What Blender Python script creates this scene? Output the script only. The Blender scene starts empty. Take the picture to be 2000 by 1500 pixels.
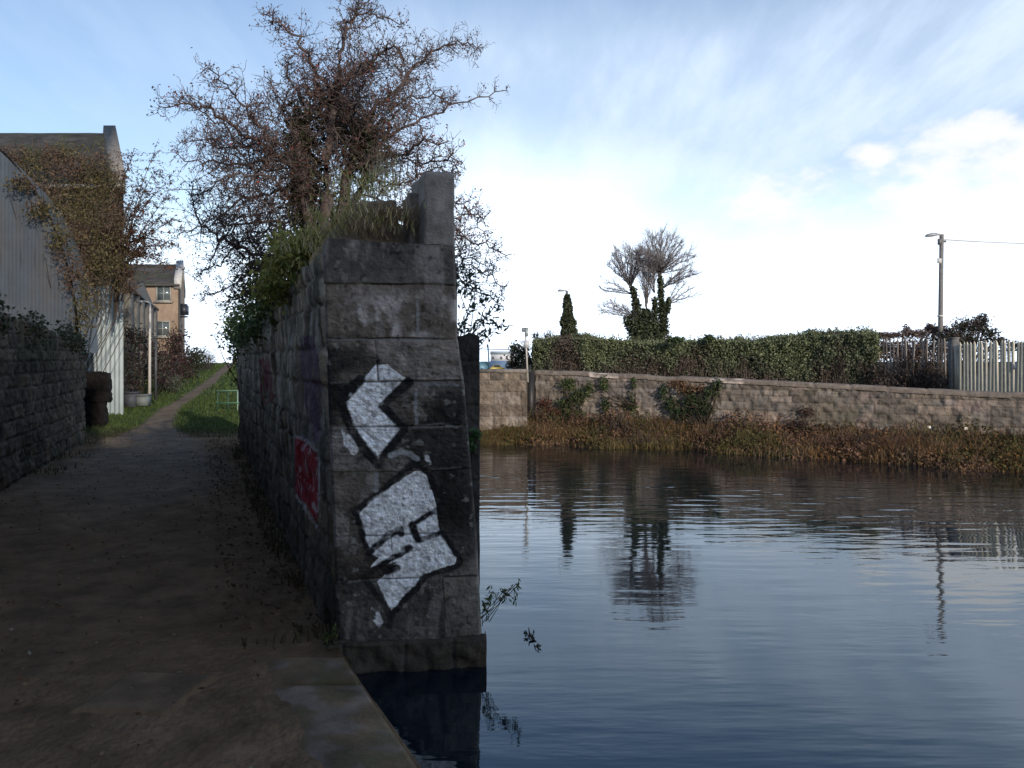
import bpy, math
import numpy as np
from mathutils import Vector

# ------------------------------------------------------------------ camera, sky, sun
C = bpy.context.scene
F, H, HZ = 1570.0, 2.2, 700.0            # focal length and horizon in photograph pixels, eye height over the water
cam_d = bpy.data.cameras.new('camera'); cam = bpy.data.objects.new('camera', cam_d)
C.collection.objects.link(cam); C.camera = cam
cam.location = (0, 0, H); cam.rotation_euler = (math.radians(90), 0, 0)
cam_d.sensor_width = 36; cam_d.lens = 36*F/2000; cam_d.shift_y = -(750-HZ)/2000
cam_d.clip_start = .05; cam_d.clip_end = 3000
C.view_settings.view_transform = 'Standard'; C.view_settings.look = 'None'
C.view_settings.exposure = .75; C.view_settings.gamma = 1
SUN_EL, SUN_AZ = math.radians(17), math.radians(151)
W = bpy.data.worlds.new('World'); C.world = W; W.use_nodes = True
def build_world():
    nt = W.node_tree; nd = nt.nodes; lk = nt.links; nd.clear()
    def n(t, **k):
        o = nd.new(t)
        for a, b in k.items(): setattr(o, a, b)
        return o
    def mth(op, a, b=None, c=None, clamp=False):
        o = n('ShaderNodeMath', operation=op); o.use_clamp = clamp
        for i, v in enumerate((a, b, c)):
            if v is None: continue
            if isinstance(v, (int, float)): o.inputs[i].default_value = v
            else: lk.new(v, o.inputs[i])
        return o.outputs[0]
    def ramp(v, a, b, lo=0., hi=1.):
        o = n('ShaderNodeMapRange', interpolation_type='SMOOTHSTEP')
        lk.new(v, o.inputs[0])
        for i, x in enumerate((a, b, lo, hi)): o.inputs[i+1].default_value = x
        return o.outputs[0]
    def noise(vec, scale, detail=5, rough=.55):
        o = n('ShaderNodeTexNoise'); o.inputs['Scale'].default_value = scale
        o.inputs['Detail'].default_value = detail; o.inputs['Roughness'].default_value = rough
        lk.new(vec, o.inputs['Vector']); return o.outputs[0]
    out = n('ShaderNodeOutputWorld'); bg = n('ShaderNodeBackground')
    sky = n('ShaderNodeTexSky', sky_type='NISHITA'); sky.sun_disc = False
    sky.sun_elevation = SUN_EL; sky.sun_rotation = SUN_AZ
    sky.air_density = 1.0; sky.dust_density = .6; sky.ozone_density = 2.0
    tc = n('ShaderNodeTexCoord'); sp = n('ShaderNodeSeparateXYZ'); lk.new(tc.outputs['Generated'], sp.inputs[0])
    x, y, z = sp.outputs
    zz = mth('MAXIMUM', z, 0.0)
    dn = mth('ADD', zz, .16)
    cx, cy = mth('DIVIDE', x, dn), mth('DIVIDE', y, dn)     # where the ray meets a flat cloud layer
    cv = n('ShaderNodeCombineXYZ'); lk.new(cx, cv.inputs[0]); lk.new(cy, cv.inputs[1])
    mp = n('ShaderNodeMapping'); mp.inputs['Rotation'].default_value = (0, 0, math.radians(-28))
    mp.inputs['Scale'].default_value = (1.9, .55, 1); lk.new(cv.outputs[0], mp.inputs[0])
    streak = noise(mp.outputs[0], 1.7, 7, .6)
    mp2 = n('ShaderNodeMapping'); mp2.inputs['Location'].default_value = (3.1, .7, 0)
    mp2.inputs['Scale'].default_value = (.8, .6, 1); lk.new(cv.outputs[0], mp2.inputs[0])
    broad = noise(mp2.outputs[0], 1.0, 4, .5)
    st = ramp(mth('ADD', mth('MULTIPLY', streak, .75), mth('MULTIPLY', broad, .35)), .42, .72)
    right = ramp(x, -.40, .02, 0, 1)
    # thin high cloud: a faint even film with diagonal streaks, thicker to the right
    film = mth('ADD', .10, mth('MULTIPLY', right, .38))
    cirrus = mth('ADD', film, mth('MULTIPLY', st, mth('ADD', .24, mth('MULTIPLY', right, .34))), clamp=True)
    cirrus = mth('MULTIPLY', cirrus, ramp(zz, .34, .46, 1, .05))
    # pale murk above the skyline
    zr = mth('ADD', zz, mth('MULTIPLY', mth('SUBTRACT', 1., right), .07))
    zr = mth('SUBTRACT', zr, mth('MULTIPLY', mth('SUBTRACT', broad, .5), .12))
    zr = mth('SUBTRACT', zr, mth('MULTIPLY', ramp(x, .26, -.02), .06))
    low = ramp(zr, .05, .25, .96, 0)
    # small cumulus low on the right
    cmp_ = n('ShaderNodeMapping'); cmp_.inputs['Scale'].default_value = (1, 1, 1.7); lk.new(tc.outputs['Generated'], cmp_.inputs[0])
    cn = noise(cmp_.outputs[0], 8.5, 6, .58)
    def blob(x0, z0, rx, rz):
        ax = mth('DIVIDE', mth('SUBTRACT', x, x0), rx); az = mth('DIVIDE', mth('SUBTRACT', z, z0), rz)
        return mth('SUBTRACT', 1., mth('ADD', mth('MULTIPLY', ax, ax), mth('MULTIPLY', az, az)))
    bl = mth('MAXIMUM', mth('MAXIMUM', blob(.315, .192, .075, .032), blob(.50, .180, .17, .062)), blob(.40, .222, .03, .018))
    cum = mth('MULTIPLY', ramp(mth('ADD', bl, mth('MULTIPLY', mth('SUBTRACT', cn, .5), 6.)), -.3, .8, 0, .9), ramp(y, 0, .3))
    mul = n('ShaderNodeMixRGB', blend_type='MULTIPLY'); mul.inputs[0].default_value = 1
    lk.new(sky.outputs[0], mul.inputs[1]); mul.inputs[2].default_value = (SKYT[0], SKYT[1], SKYT[2], 1)
    last = mul.outputs[0]
    for f, c in ((cirrus, CIR), (low, CLD), (cum, CUM)):
        mix = n('ShaderNodeMixRGB'); lk.new(f, mix.inputs[0]); lk.new(last, mix.inputs[1]); mix.inputs[2].default_value = (c[0], c[1], c[2], 1); last = mix.outputs[0]
    lk.new(mix.outputs[0], bg.inputs[0]); bg.inputs[1].default_value = SKY_STR
    lk.new(bg.outputs[0], out.inputs[0])
SKY_STR = .10; SKYT = (1.06, 1.04, 1.06); CLD = (8.4, 9.7, 11.5); CIR = (4.7, 5.6, 6.9); CUM = (6.2, 6.2, 6.3)
build_world()
sd = bpy.data.lights.new('sun', 'SUN'); sun = bpy.data.objects.new('sun', sd); C.collection.objects.link(sun)
sd.energy = 2.0; sd.angle = math.radians(.5); sd.color = (1, .88, .72)
to_sun = Vector((math.sin(SUN_AZ)*math.cos(SUN_EL), math.cos(SUN_AZ)*math.cos(SUN_EL), math.sin(SUN_EL)))
sun.rotation_euler = to_sun.to_track_quat('Z', 'Y').to_euler(); sun.location = to_sun*60

# ------------------------------------------------------------------ helpers
rng = np.random.default_rng(11)
A = np.array
def P(px, py, Y): return A([(px-1000)/F*Y, Y, H-(py-HZ)/F*Y])
def hash2(i, j, seed=0):
    n = (i.astype(np.int64)*374761393 + j.astype(np.int64)*668265263 + seed*982451653) & 0x7fffffff
    n = ((n ^ (n >> 13))*1274126177) & 0x7fffffff
    return ((n ^ (n >> 16)) & 0xffff)/65535.0
def vnoise(x, y, seed=0):
    x = np.asarray(x, float); y = np.asarray(y, float)
    i, j = np.floor(x), np.floor(y); u, v = x-i, y-j
    u, v = u*u*(3-2*u), v*v*(3-2*v)
    a, b, c, d = hash2(i, j, seed), hash2(i+1, j, seed), hash2(i, j+1, seed), hash2(i+1, j+1, seed)
    return (a*(1-u)+b*u)*(1-v)+(c*(1-u)+d*u)*v
def fbm(x, y, seed=0, o=4):
    t, a, s = 0., .5, 0.
    for k in range(o): t = t+a*vnoise(x*2**k, y*2**k, seed+k); s += a; a *= .5
    return t/s
def sstep(a, b, x):
    t = np.clip((x-a)/(b-a), 0, 1); return t*t*(3-2*t)

class MB:
    """Collects boxes, tubes, leaves and grids into one mesh with a colour per point."""
    def __init__(s): s.v = []; s.c = []; s.q = []; s.t = []; s.n = 0
    def add(s, v, col, quads=None, tris=None):
        v = np.asarray(v, float).reshape(-1, 3)
        c = np.asarray(col, float)
        if c.ndim == 1: c = np.tile(c, (len(v), 1))
        s.v.append(v); s.c.append(c[:, :3])
        if quads is not None and len(quads): s.q.append(np.asarray(quads, np.int64)+s.n)
        if tris is not None and len(tris): s.t.append(np.asarray(tris, np.int64)+s.n)
        s.n += len(v); return s
    def hexa(s, c8, col):
        return s.add(c8, col, [(0,3,2,1),(4,5,6,7),(0,1,5,4),(1,2,6,5),(2,3,7,6),(3,0,4,7)])
    def box(s, c, d, col, rz=0., bev=0.0):
        hx, hy, hz = d[0]/2, d[1]/2, d[2]/2
        pts = A([(-hx,-hy,-hz),(hx,-hy,-hz),(hx,hy,-hz),(-hx,hy,-hz),(-hx,-hy,hz),(hx,-hy,hz),(hx,hy,hz),(-hx,hy,hz)])
        cs, sn = math.cos(rz), math.sin(rz)
        pts = pts@A([(cs,sn,0),(-sn,cs,0),(0,0,1)])+A(c)
        return s.hexa(pts, col)
    def prism(s, foot, z0, z1, col):
        """foot: corner list; z0, z1: numbers or one value per corner"""
        n = len(foot); z0 = np.broadcast_to(z0, n); z1 = np.broadcast_to(z1, n)
        b = [(x, y, z0[i]) for i, (x, y) in enumerate(foot)]; t = [(x, y, z1[i]) for i, (x, y) in enumerate(foot)]
        q = [(i, (i+1) % n, n+(i+1) % n, n+i) for i in range(n)]
        if n == 4: q += [(3,2,1,0), (4,5,6,7)]; return s.add(b+t, col, q)
        tr = [(n, n+i, n+i+1) for i in range(1, n-1)]+[(0, i+1, i) for i in range(1, n-1)]
        return s.add(b+t, col, q, tr)
    def tube(s, pts, rad, col, k=5, cap=True):
        pts = np.asarray(pts, float); n = len(pts); rad = np.broadcast_to(rad, n)
        tg = np.gradient(pts, axis=0); tg /= np.linalg.norm(tg, axis=1, keepdims=True)+1e-9
        ref = A([0, 0, 1.]) if abs(tg[0][2]) < .9 else A([1., 0, 0])
        a = np.cross(tg, ref); a /= np.linalg.norm(a, axis=1, keepdims=True)+1e-9
        b = np.cross(tg, a)
        th = np.arange(k)/k*2*math.pi
        ring = pts[:, None]+rad[:, None, None]*(np.cos(th)[None, :, None]*a[:, None]+np.sin(th)[None, :, None]*b[:, None])
        i, j = np.meshgrid(np.arange(n-1), np.arange(k), indexing='ij'); j2 = (j+1) % k
        q = np.stack([i*k+j, i*k+j2, (i+1)*k+j2, (i+1)*k+j], -1).reshape(-1, 4)
        col = np.asarray(col, float)
        if col.ndim == 2: col = np.repeat(col, k, 0)
        tr = None
        if cap and k > 3: tr = [(0, x+1, x) for x in range(1, k-1)]+[((n-1)*k, (n-1)*k+x, (n-1)*k+x+1) for x in range(1, k-1)]
        return s.add(ring.reshape(-1, 3), col, q, tr)
    def grid(s, Pg, col):
        nu, nv = Pg.shape[:2]
        i, j = np.meshgrid(np.arange(nu-1), np.arange(nv-1), indexing='ij')
        q = np.stack([i*nv+j, (i+1)*nv+j, (i+1)*nv+j+1, i*nv+j+1], -1).reshape(-1, 4)
        col = np.asarray(col, float)
        return s.add(Pg.reshape(-1, 3), col.reshape(-1, 3) if col.ndim > 1 else col, q)
    def leaves(s, pts, size, cols, asp=.5, droop=0., seed=None, flat=0.):
        pts = np.asarray(pts, float).reshape(-1, 3); n = len(pts)
        if n == 0: return s
        a = rng.normal(size=(n, 3)); a[:, 2] = a[:, 2]*(1-flat)-droop; a /= np.linalg.norm(a, axis=1, keepdims=True)
        b = np.cross(a, rng.normal(size=(n, 3))); b /= np.linalg.norm(b, axis=1, keepdims=True)+1e-9
        sz = size*rng.uniform(.6, 1.4, (n, 1))
        v = np.stack([pts-a*sz, pts+b*sz*asp, pts+a*sz, pts-b*sz*asp], 1).reshape(-1, 3)
        cols = np.asarray(cols, float).reshape(-1, 3)
        c = cols[rng.integers(0, len(cols), n)]*rng.uniform(.7, 1.3, (n, 1))
        return s.add(v, np.repeat(c, 4, 0), np.arange(4*n).reshape(n, 4))
    def blades(s, pts, h, w, cols, lean=.35):
        pts = np.asarray(pts, float).reshape(-1, 3); n = len(pts)
        th = rng.uniform(0, 2*math.pi, n); hh = h*rng.uniform(.5, 1.4, n)
        sd = np.stack([np.cos(th), np.sin(th), 0*th], 1)*(w*rng.uniform(.6, 1.3, n))[:, None]
        l1 = rng.normal(size=(n, 2))*lean
        mid = pts+np.stack([l1[:, 0]*hh*.35, l1[:, 1]*hh*.35, hh*.6], 1)
        top = pts+np.stack([l1[:, 0]*hh, l1[:, 1]*hh, hh*rng.uniform(.8, 1, n)], 1)
        v = np.stack([pts-sd, pts+sd, mid+sd*.7, mid-sd*.7, top], 1).reshape(-1, 3)
        cols = np.asarray(cols, float).reshape(-1, 3)
        c = cols[rng.integers(0, len(cols), n)]*rng.uniform(.7, 1.3, (n, 1))
        i = np.arange(n)[:, None]*5
        return s.add(v, np.repeat(c, 5, 0), i+A([[0, 1, 2, 3]]), i+A([[3, 2, 4]]))
    def build(s, name, mat, parent=None, smooth=False):
        me = bpy.data.meshes.new(name)
        v = np.concatenate(s.v); c = np.concatenate(s.c)
        q = np.concatenate(s.q) if s.q else np.zeros((0, 4), np.int64)
        t = np.concatenate(s.t) if s.t else np.zeros((0, 3), np.int64)
        off = A([0., 0, 0])
        if parent is not None: off = A(parent.matrix_world.translation) if parent.parent is None else A(parent.parent.location)+A(parent.location)
        if parent is not None: off = world_loc(parent)
        me.vertices.add(len(v)); me.vertices.foreach_set('co', (v-off).astype(np.float32).ravel())
        li = np.concatenate([q.ravel(), t.ravel()]).astype(np.int32)
        me.loops.add(len(li)); me.loops.foreach_set('vertex_index', li)
        ls = np.concatenate([np.arange(len(q))*4, len(q)*4+np.arange(len(t))*3]).astype(np.int32)
        me.polygons.add(len(ls)); me.polygons.foreach_set('loop_start', ls)
        me.update(calc_edges=True)
        at = me.color_attributes.new('Col', 'FLOAT_COLOR', 'POINT')
        at.data.foreach_set('color', np.concatenate([c, np.ones((len(c), 1))], 1).astype(np.float32).ravel())
        if smooth: me.polygons.foreach_set('use_smooth', np.ones(len(ls), bool))
        me.validate(); me.materials.append(mat)
        o = bpy.data.objects.new(name, me); C.collection.objects.link(o)
        if parent is not None: o.parent = parent
        return o
def world_loc(o):
    w = A([0., 0, 0])
    while o is not None: w = w+A(o.location); o = o.parent
    return w
def thing(name, loc, label, cat, group=None):
    o = bpy.data.objects.new(name, None); C.collection.objects.link(o); o.location = tuple(float(q) for q in loc)
    o.empty_display_size = .2
    return tag(o, label, cat, group)
def tag(o, label, cat, group=None):
    o['label'] = label; o['category'] = cat
    if group: o['group'] = group
    return o
def kind(o, k): o['kind'] = k; return o

def mat(name, rough=.9, nscale=6., namp=.3, bump=.3, bscale=25., bdist=.02, metallic=0., leaf=0., spec=.3, tint=None):
    m = bpy.data.materials.new(name); m.use_nodes = True; nt = m.node_tree; nd = nt.nodes; lk = nt.links
    bs = nd['Principled BSDF']; bs.inputs['Roughness'].default_value = rough; bs.inputs['Metallic'].default_value = metallic
    bs.inputs['Specular IOR Level'].default_value = spec
    at = nd.new('ShaderNodeVertexColor'); at.layer_name = 'Col'
    tc = nd.new('ShaderNodeTexCoord')
    nz = nd.new('ShaderNodeTexNoise'); nz.inputs['Scale'].default_value = nscale; nz.inputs['Detail'].default_value = 6; nz.inputs['Roughness'].default_value = .62
    lk.new(tc.outputs['Object'], nz.inputs['Vector'])
    mr = nd.new('ShaderNodeMapRange'); mr.inputs[1].default_value = .3; mr.inputs[2].default_value = .7
    mr.inputs[3].default_value = 1-namp; mr.inputs[4].default_value = 1+namp; lk.new(nz.outputs[0], mr.inputs[0])
    mx = nd.new('ShaderNodeVectorMath'); mx.operation = 'SCALE'; lk.new(at.outputs[0], mx.inputs[0]); lk.new(mr.outputs[0], mx.inputs[3])
    lk.new(mx.outputs[0], bs.inputs['Base Color'])
    if bump:
        bz = nd.new('ShaderNodeTexNoise'); bz.inputs['Scale'].default_value = bscale; bz.inputs['Detail'].default_value = 7
        lk.new(tc.outputs['Object'], bz.inputs['Vector'])
        bp = nd.new('ShaderNodeBump'); bp.inputs['Strength'].default_value = bump; bp.inputs['Distance'].default_value = bdist
        lk.new(bz.outputs[0], bp.inputs['Height']); lk.new(bp.outputs[0], bs.inputs['Normal'])
    if leaf:
        tr = nd.new('ShaderNodeBsdfTranslucent'); ms = nd.new('ShaderNodeMixShader'); ms.inputs[0].default_value = leaf
        lk.new(mx.outputs[0], tr.inputs[0]); lk.new(bs.outputs[0], ms.inputs[1]); lk.new(tr.outputs[0], ms.inputs[2])
        lk.new(ms.outputs[0], nd['Material Output'].inputs[0])
    return m
M = dict(
    stone=mat('weathered_stone', .92, 9, .35, .6, 45, .02),
    rubble=mat('rubble_stone', .95, 5, .4, .7, 30, .03),
    earth=mat('damp_earth', .95, 3, .4, .8, 18, .05, spec=.15),
    coping=mat('mossy_coping', .9, 4, .35, .5, 30, .02),
    leaf=mat('leaf', .6, 3, .15, 0, leaf=.25, spec=.3),
    dry=mat('dry_leaf', .85, 3, .15, 0, leaf=.2, spec=.1),
    bark=mat('bark', .95, 20, .35, .5, 60, .01, spec=.15),
    render=mat('painted_sheet', .6, 2.5, .12, .1, 8, .01),
    brick=mat('tan_brick', .9, 3, .2, .4, 40, .01),
    slate=mat('roof_slate', .8, 2.5, .35, .3, 20, .02),
    metal=mat('galvanised_metal', .5, 8, .15, .1, 40, .005, metallic=.3, spec=.4),
    paint=mat('gloss_paint', .45, 6, .1, 0, spec=.5),
    glass=mat('window_glass', .08, 3, .1, 0, spec=.8),
)
# the pier face carries spray paint: silver flake where the paint went on, matt black outlines
def pier_material():
    m = mat('sprayed_stone', .92, 16, .30, .75, 38, .02); nt = m.node_tree; nd = nt.nodes; lk = nt.links
    at = nd.new('ShaderNodeAttribute'); at.attribute_name = 'silver'
    bs = nd['Principled BSDF']
    for sock, a, b in (('Metallic', 0., .08), ('Roughness', .92, .38), ('Specular IOR Level', .3, .6)):
        r = nd.new('ShaderNodeMapRange'); lk.new(at.outputs['Fac'], r.inputs[0]); r.inputs[3].default_value = a; r.inputs[4].default_value = b
        lk.new(r.outputs[0], bs.inputs[sock])
    return m
M['pier'] = pier_material()
def water_material():
    m = bpy.data.materials.new('canal_water'); m.use_nodes = True; nt = m.node_tree; nd = nt.nodes; lk = nt.links
    bs = nd['Principled BSDF']; bs.inputs['Base Color'].default_value = (.004, .009, .016, 1); bs.inputs['Specular Tint'].default_value = (.70, .91, 1.0, 1)
    bs.inputs['Roughness'].default_value = .03; bs.inputs['IOR'].default_value = 1.56
    bs.inputs['Specular IOR Level'].default_value = .9
    tc = nd.new('ShaderNodeTexCoord')
    def nz(scale, sx, sy, det):
        mp = nd.new('ShaderNodeMapping'); mp.inputs['Scale'].default_value = (sx, sy, 1); lk.new(tc.outputs['Object'], mp.inputs[0])
        o = nd.new('ShaderNodeTexNoise'); o.inputs['Scale'].default_value = scale; o.inputs['Detail'].default_value = det
        lk.new(mp.outputs[0], o.inputs['Vector']); return o.outputs[0]
    a, b, c = nz(1.6, .45, 2.2, 3), nz(7, .5, 1.6, 3), nz(.35, 1, 1, 2)
    # patches of breeze: stronger ripple where the large noise is high
    r = nd.new('ShaderNodeMapRange'); lk.new(c, r.inputs[0]); r.inputs[1].default_value = .42; r.inputs[2].default_value = .62; r.inputs[3].default_value = .25; r.inputs[4].default_value = 1.
    # the breeze reaches the open water towards the far bank
    sp = nd.new('ShaderNodeSeparateXYZ'); lk.new(tc.outputs['Object'], sp.inputs[0])
    yr = nd.new('ShaderNodeMapRange'); yr.interpolation_type = 'SMOOTHSTEP'; lk.new(sp.outputs[1], yr.inputs[0])
    yr.inputs[1].default_value = 7.5; yr.inputs[2].default_value = 14; yr.inputs[3].default_value = 1.; yr.inputs[4].default_value = 1.8
    m0 = nd.new('ShaderNodeMath'); m0.operation = 'MULTIPLY'; lk.new(r.outputs[0], m0.inputs[0]); lk.new(yr.outputs[0], m0.inputs[1])
    m1 = nd.new('ShaderNodeMath'); m1.operation = 'MULTIPLY'; lk.new(b, m1.inputs[0]); lk.new(m0.outputs[0], m1.inputs[1])
    m2 = nd.new('ShaderNodeMath'); m2.operation = 'MULTIPLY_ADD'; lk.new(m1.outputs[0], m2.inputs[0]); m2.inputs[1].default_value = .33; lk.new(a, m2.inputs[2])
    bp = nd.new('ShaderNodeBump'); bp.inputs['Strength'].default_value = 1; bp.inputs['Distance'].default_value = .0042
    lk.new(m2.outputs[0], bp.inputs['Height']); lk.new(bp.outputs[0], bs.inputs['Normal'])
    return m
M['water'] = water_material()

# ------------------------------------------------------------------ masonry relief
def courses(U, V, rows, wlo, whi, seed, joints=None, wob=.012):
    """Stone id and distance to the nearest joint for every (U, V)."""
    Uw = U+wob*2*(fbm(U*6, V*6, seed)-.5); Vw = V+wob*2*(fbm(U*4, V*9, seed+9)-.5)
    r = np.clip(np.searchsorted(rows, Vw.ravel()).reshape(V.shape)-1, 0, len(rows)-2)
    rows = np.asarray(rows)
    d = np.minimum(Vw-rows[r], rows[r+1]-Vw)
    ident = np.zeros(V.shape)
    g = np.random.default_rng(seed)
    for k in range(len(rows)-1):
        if joints is not None and joints[k] is not None: e = np.array([-9.]+list(joints[k])+[99.])
        else:
            e = [U.min()-g.uniform(0, whi)]
            while e[-1] < U.max()+whi: e.append(e[-1]+g.uniform(wlo, whi))
            e = np.array(e)
        msk = r == k
        i = np.clip(np.searchsorted(e, Uw[msk])-1, 0, len(e)-2)
        d[msk] = np.minimum(d[msk], np.minimum(Uw[msk]-e[i], e[i+1]-Uw[msk]))
        ident[msk] = k*131+i
    return ident, np.maximum(d, 0)
def stone_tint(ident, base, amp, seed):
    k = ident.astype(int); f = 1+amp*(hash2(k, k*0+3, seed)-.5)*2; w = (hash2(k, k*0+7, seed)-.5)*amp*.35
    return np.asarray(base)*f[..., None]*np.stack([1+w, 1+0*w, 1-w], -1)
def rowlist(z0, z1, lo, hi, seed):
    g = np.random.default_rng(seed); r = [z0-.05]
    while r[-1] < z1+.1: r.append(r[-1]+g.uniform(lo, hi))
    return r
def skirt(hgt, d=.09):
    hgt = hgt.copy(); hgt[0] -= d; hgt[-1] -= d; hgt[:, 0] -= d; hgt[:, -1] -= d; return hgt
def wall_face(b0, b1, z0, z1, res, rows, wlo, whi, base, seed, depth=.03, rough=.02, amp=.25, mortar=(.07,.062,.052), top=None, batter=0.):
    """Rubble or ashlar face from b0 to b1 (plan points, seen from its left-hand normal's side). z1: top at both ends"""
    b0, b1 = A(b0, dtype=float), A(b1, dtype=float); L = np.linalg.norm(b1-b0); t = (b1-b0)/L; nrm = A([t[1], -t[0]])
    nu, nv = int(L/res)+2, int((max(z1)-z0)/res)+2
    u, w = np.meshgrid(np.linspace(0, 1, nu), np.linspace(0, 1, nv), indexing='ij')
    zt = z1[0]+(z1[1]-z1[0])*u
    if top is not None: zt = zt+top(u*L)
    U, V = u*L, z0+(zt-z0)*w
    ident, d = courses(U, V, rows, wlo, whi, seed)
    h = sstep(0, .022, d)*depth+rough*2*(fbm(U*9, V*9, seed+20)-.5)+.6*depth*(hash2(ident.astype(int), ident.astype(int)*0, seed+5)-.5)
    h = skirt(h)
    off = h-batter*(V-z0)
    X = np.stack([b0[0]+t[0]*U+nrm[0]*off, b0[1]+t[1]*U+nrm[1]*off, V], -1)
    col = stone_tint(ident, base, amp, seed)
    stain = .72+.56*fbm(U*1.3, V*1.3, seed+40)
    col = col*stain[..., None]
    m = sstep(0, .016, d)[..., None]; col = col*m+A(mortar)*(1-m)
    return X, col, U, V, d, ident

# ------------------------------------------------------------------ ground, water
D = A([-.39, 1.]); Dn = D/np.linalg.norm(D)              # the towpath and its walls run this way
PA, PB = A([-1.237, 5.66]), A([-.203, 5.80])             # foot of the pier's front face
def edge_x(Y): return np.where(Y < 5.66, -1.237-.462*(Y-5.66), -1.237-.39*(np.minimum(Y, 18.5)-5.66)-.25*np.maximum(0, Y-18.5)+.5*sstep(5.66, 5.8, Y))
def ground_z(x, Y):
    hill = np.interp(Y, [22, 25, 60, 66, 90, 200], [0, .05, 1.56, 1.62, 1.3, .6])
    return .18+hill+.035*(fbm(x*1.2, Y*1.2, 3)-.5)+.05*sstep(0, 6, -(x-edge_x(Y)))*(fbm(x*.6, Y*.6, 4)-.3)
def path_center(Y): return np.interp(Y, [14, 20, 24, 28, 33, 40, 48, 60, 66, 90], [-6.4, -9.0, -10.6, -12.0, -13.3, -15.2, -17.5, -21.0, -22.8, -31])
def path_half(Y): return np.interp(Y, [14, 20, 24, 30, 60, 90], [1.6, 1.1, .52, .33, .33, .33])
def build_ground():
    m = MB()
    ys = np.concatenate([np.arange(-30, 0, .5), np.arange(0, 14, .07), np.arange(14, 40, .22), np.arange(40, 205, 1.5)])
    ts = np.concatenate([np.linspace(0, 4, 60), np.linspace(4.1, 12, 50), np.linspace(12.5, 90, 30)])
    Y, T = np.meshgrid(ys, ts, indexing='ij')
    X = edge_x(Y)-T
    Z = ground_z(X, Y)
    near = sstep(16, 3, Y)
    Z = Z+near*(.03*(fbm(X*5, Y*5, 8)-.5)+.012*(fbm(X*19, Y*19, 9)-.5))
    Z = np.where(T < .02, Z+.004, Z)
    dirt = A([.155, .094, .050]); soil2 = A([.19, .122, .072]); grassb = A([.045, .070, .018]); gravel = A([.165, .128, .094])
    g = fbm(X*.9, Y*.9, 12)[..., None]
    col = dirt*(1-g)+soil2*g
    gr = (sstep(21.5, 24.5, Y+1.6*(fbm(X*1.1, Y*1.1, 5)-.5))*(1-.0))[..., None]
    side = (sstep(.35, .75, fbm(X*1.7, Y*1.7, 21))*sstep(3.0, 3.9, T)*sstep(2, 8, Y)*.5)[..., None]
    col = col*(1-side)+A([.034, .042, .018])*side
    col = col*(1-gr)+grassb*(.7+.6*g)*gr
    dp = np.abs(X-path_center(Y)); hw = path_half(Y)
    pm = (sstep(1.25, .7, dp/hw+.5*(fbm(X*2.5, Y*2.5, 6)-.5))*sstep(8, 17, Y))[..., None]
    col = col*(1-pm)+gravel*(.75+.5*g)*pm
    m.grid(np.stack([X, Y, Z], -1)[:, ::-1], col[:, ::-1])
    # the bank's face down into the water
    e = np.stack([X[:, 0], Y[:, 0], Z[:, 0]], -1); b = e.copy(); b[:, 2] = -.8; b[:, 0] += .03
    m.grid(np.stack([e, b], 1)[:, ::-1], A([.05, .045, .04]))
    return kind(m.build('ground', M['earth'], smooth=True), 'structure')
build_ground()
def build_water():
    m = MB()
    # open water with real ripples, long crests lying across the view; flat sheets round it
    xs = np.linspace(-1.6, 18., 290); ys = np.concatenate([np.arange(3.4, 9, .06), np.arange(9, 21.6, .031)])
    X, Y = np.meshgrid(xs, ys, indexing='ij')
    gust = .35+1.3*fbm(X*.22+3, Y*.3, 501)**1.5
    amp = np.interp(Y, [3.4, 6, 9, 13, 20], [0, .0008, .0017, .0033, .0037])*gust
    Z = amp*((fbm(X*1.5, Y*7.6, 502, 3)-.5)*2.6+(fbm(X*3.2+Y*.8, Y*13, 503, 2)-.5)*.9)
    e = np.minimum(np.minimum(X-xs[0], xs[-1]-X), np.minimum(Y-ys[0], ys[-1]-Y)); Z = Z*sstep(0, .6, e)
    c = A([.02, .03, .04]); m.grid(np.stack([X, Y, Z], -1), c)
    x0, x1, y0, y1 = xs[0], xs[-1], ys[0], ys[-1]
    for a, b, cc, d in ((-14, 70, -32, y0), (-14, x0, y0, y1), (x1, 70, y0, y1), (-14, 70, y1, 27)): m.add([(a, cc, 0), (b, cc, 0), (b, d, 0), (a, d, 0)], c, [(0, 1, 2, 3)])
    m.add([(-14, 27, 0), (-.5, 27, 0), (-42, 205, 0), (-58, 205, 0)], (.02, .03, .04), [(0, 1, 2, 3)])
    return kind(m.build('canal_water', M['water'], smooth=True), 'structure')
build_water()
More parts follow.
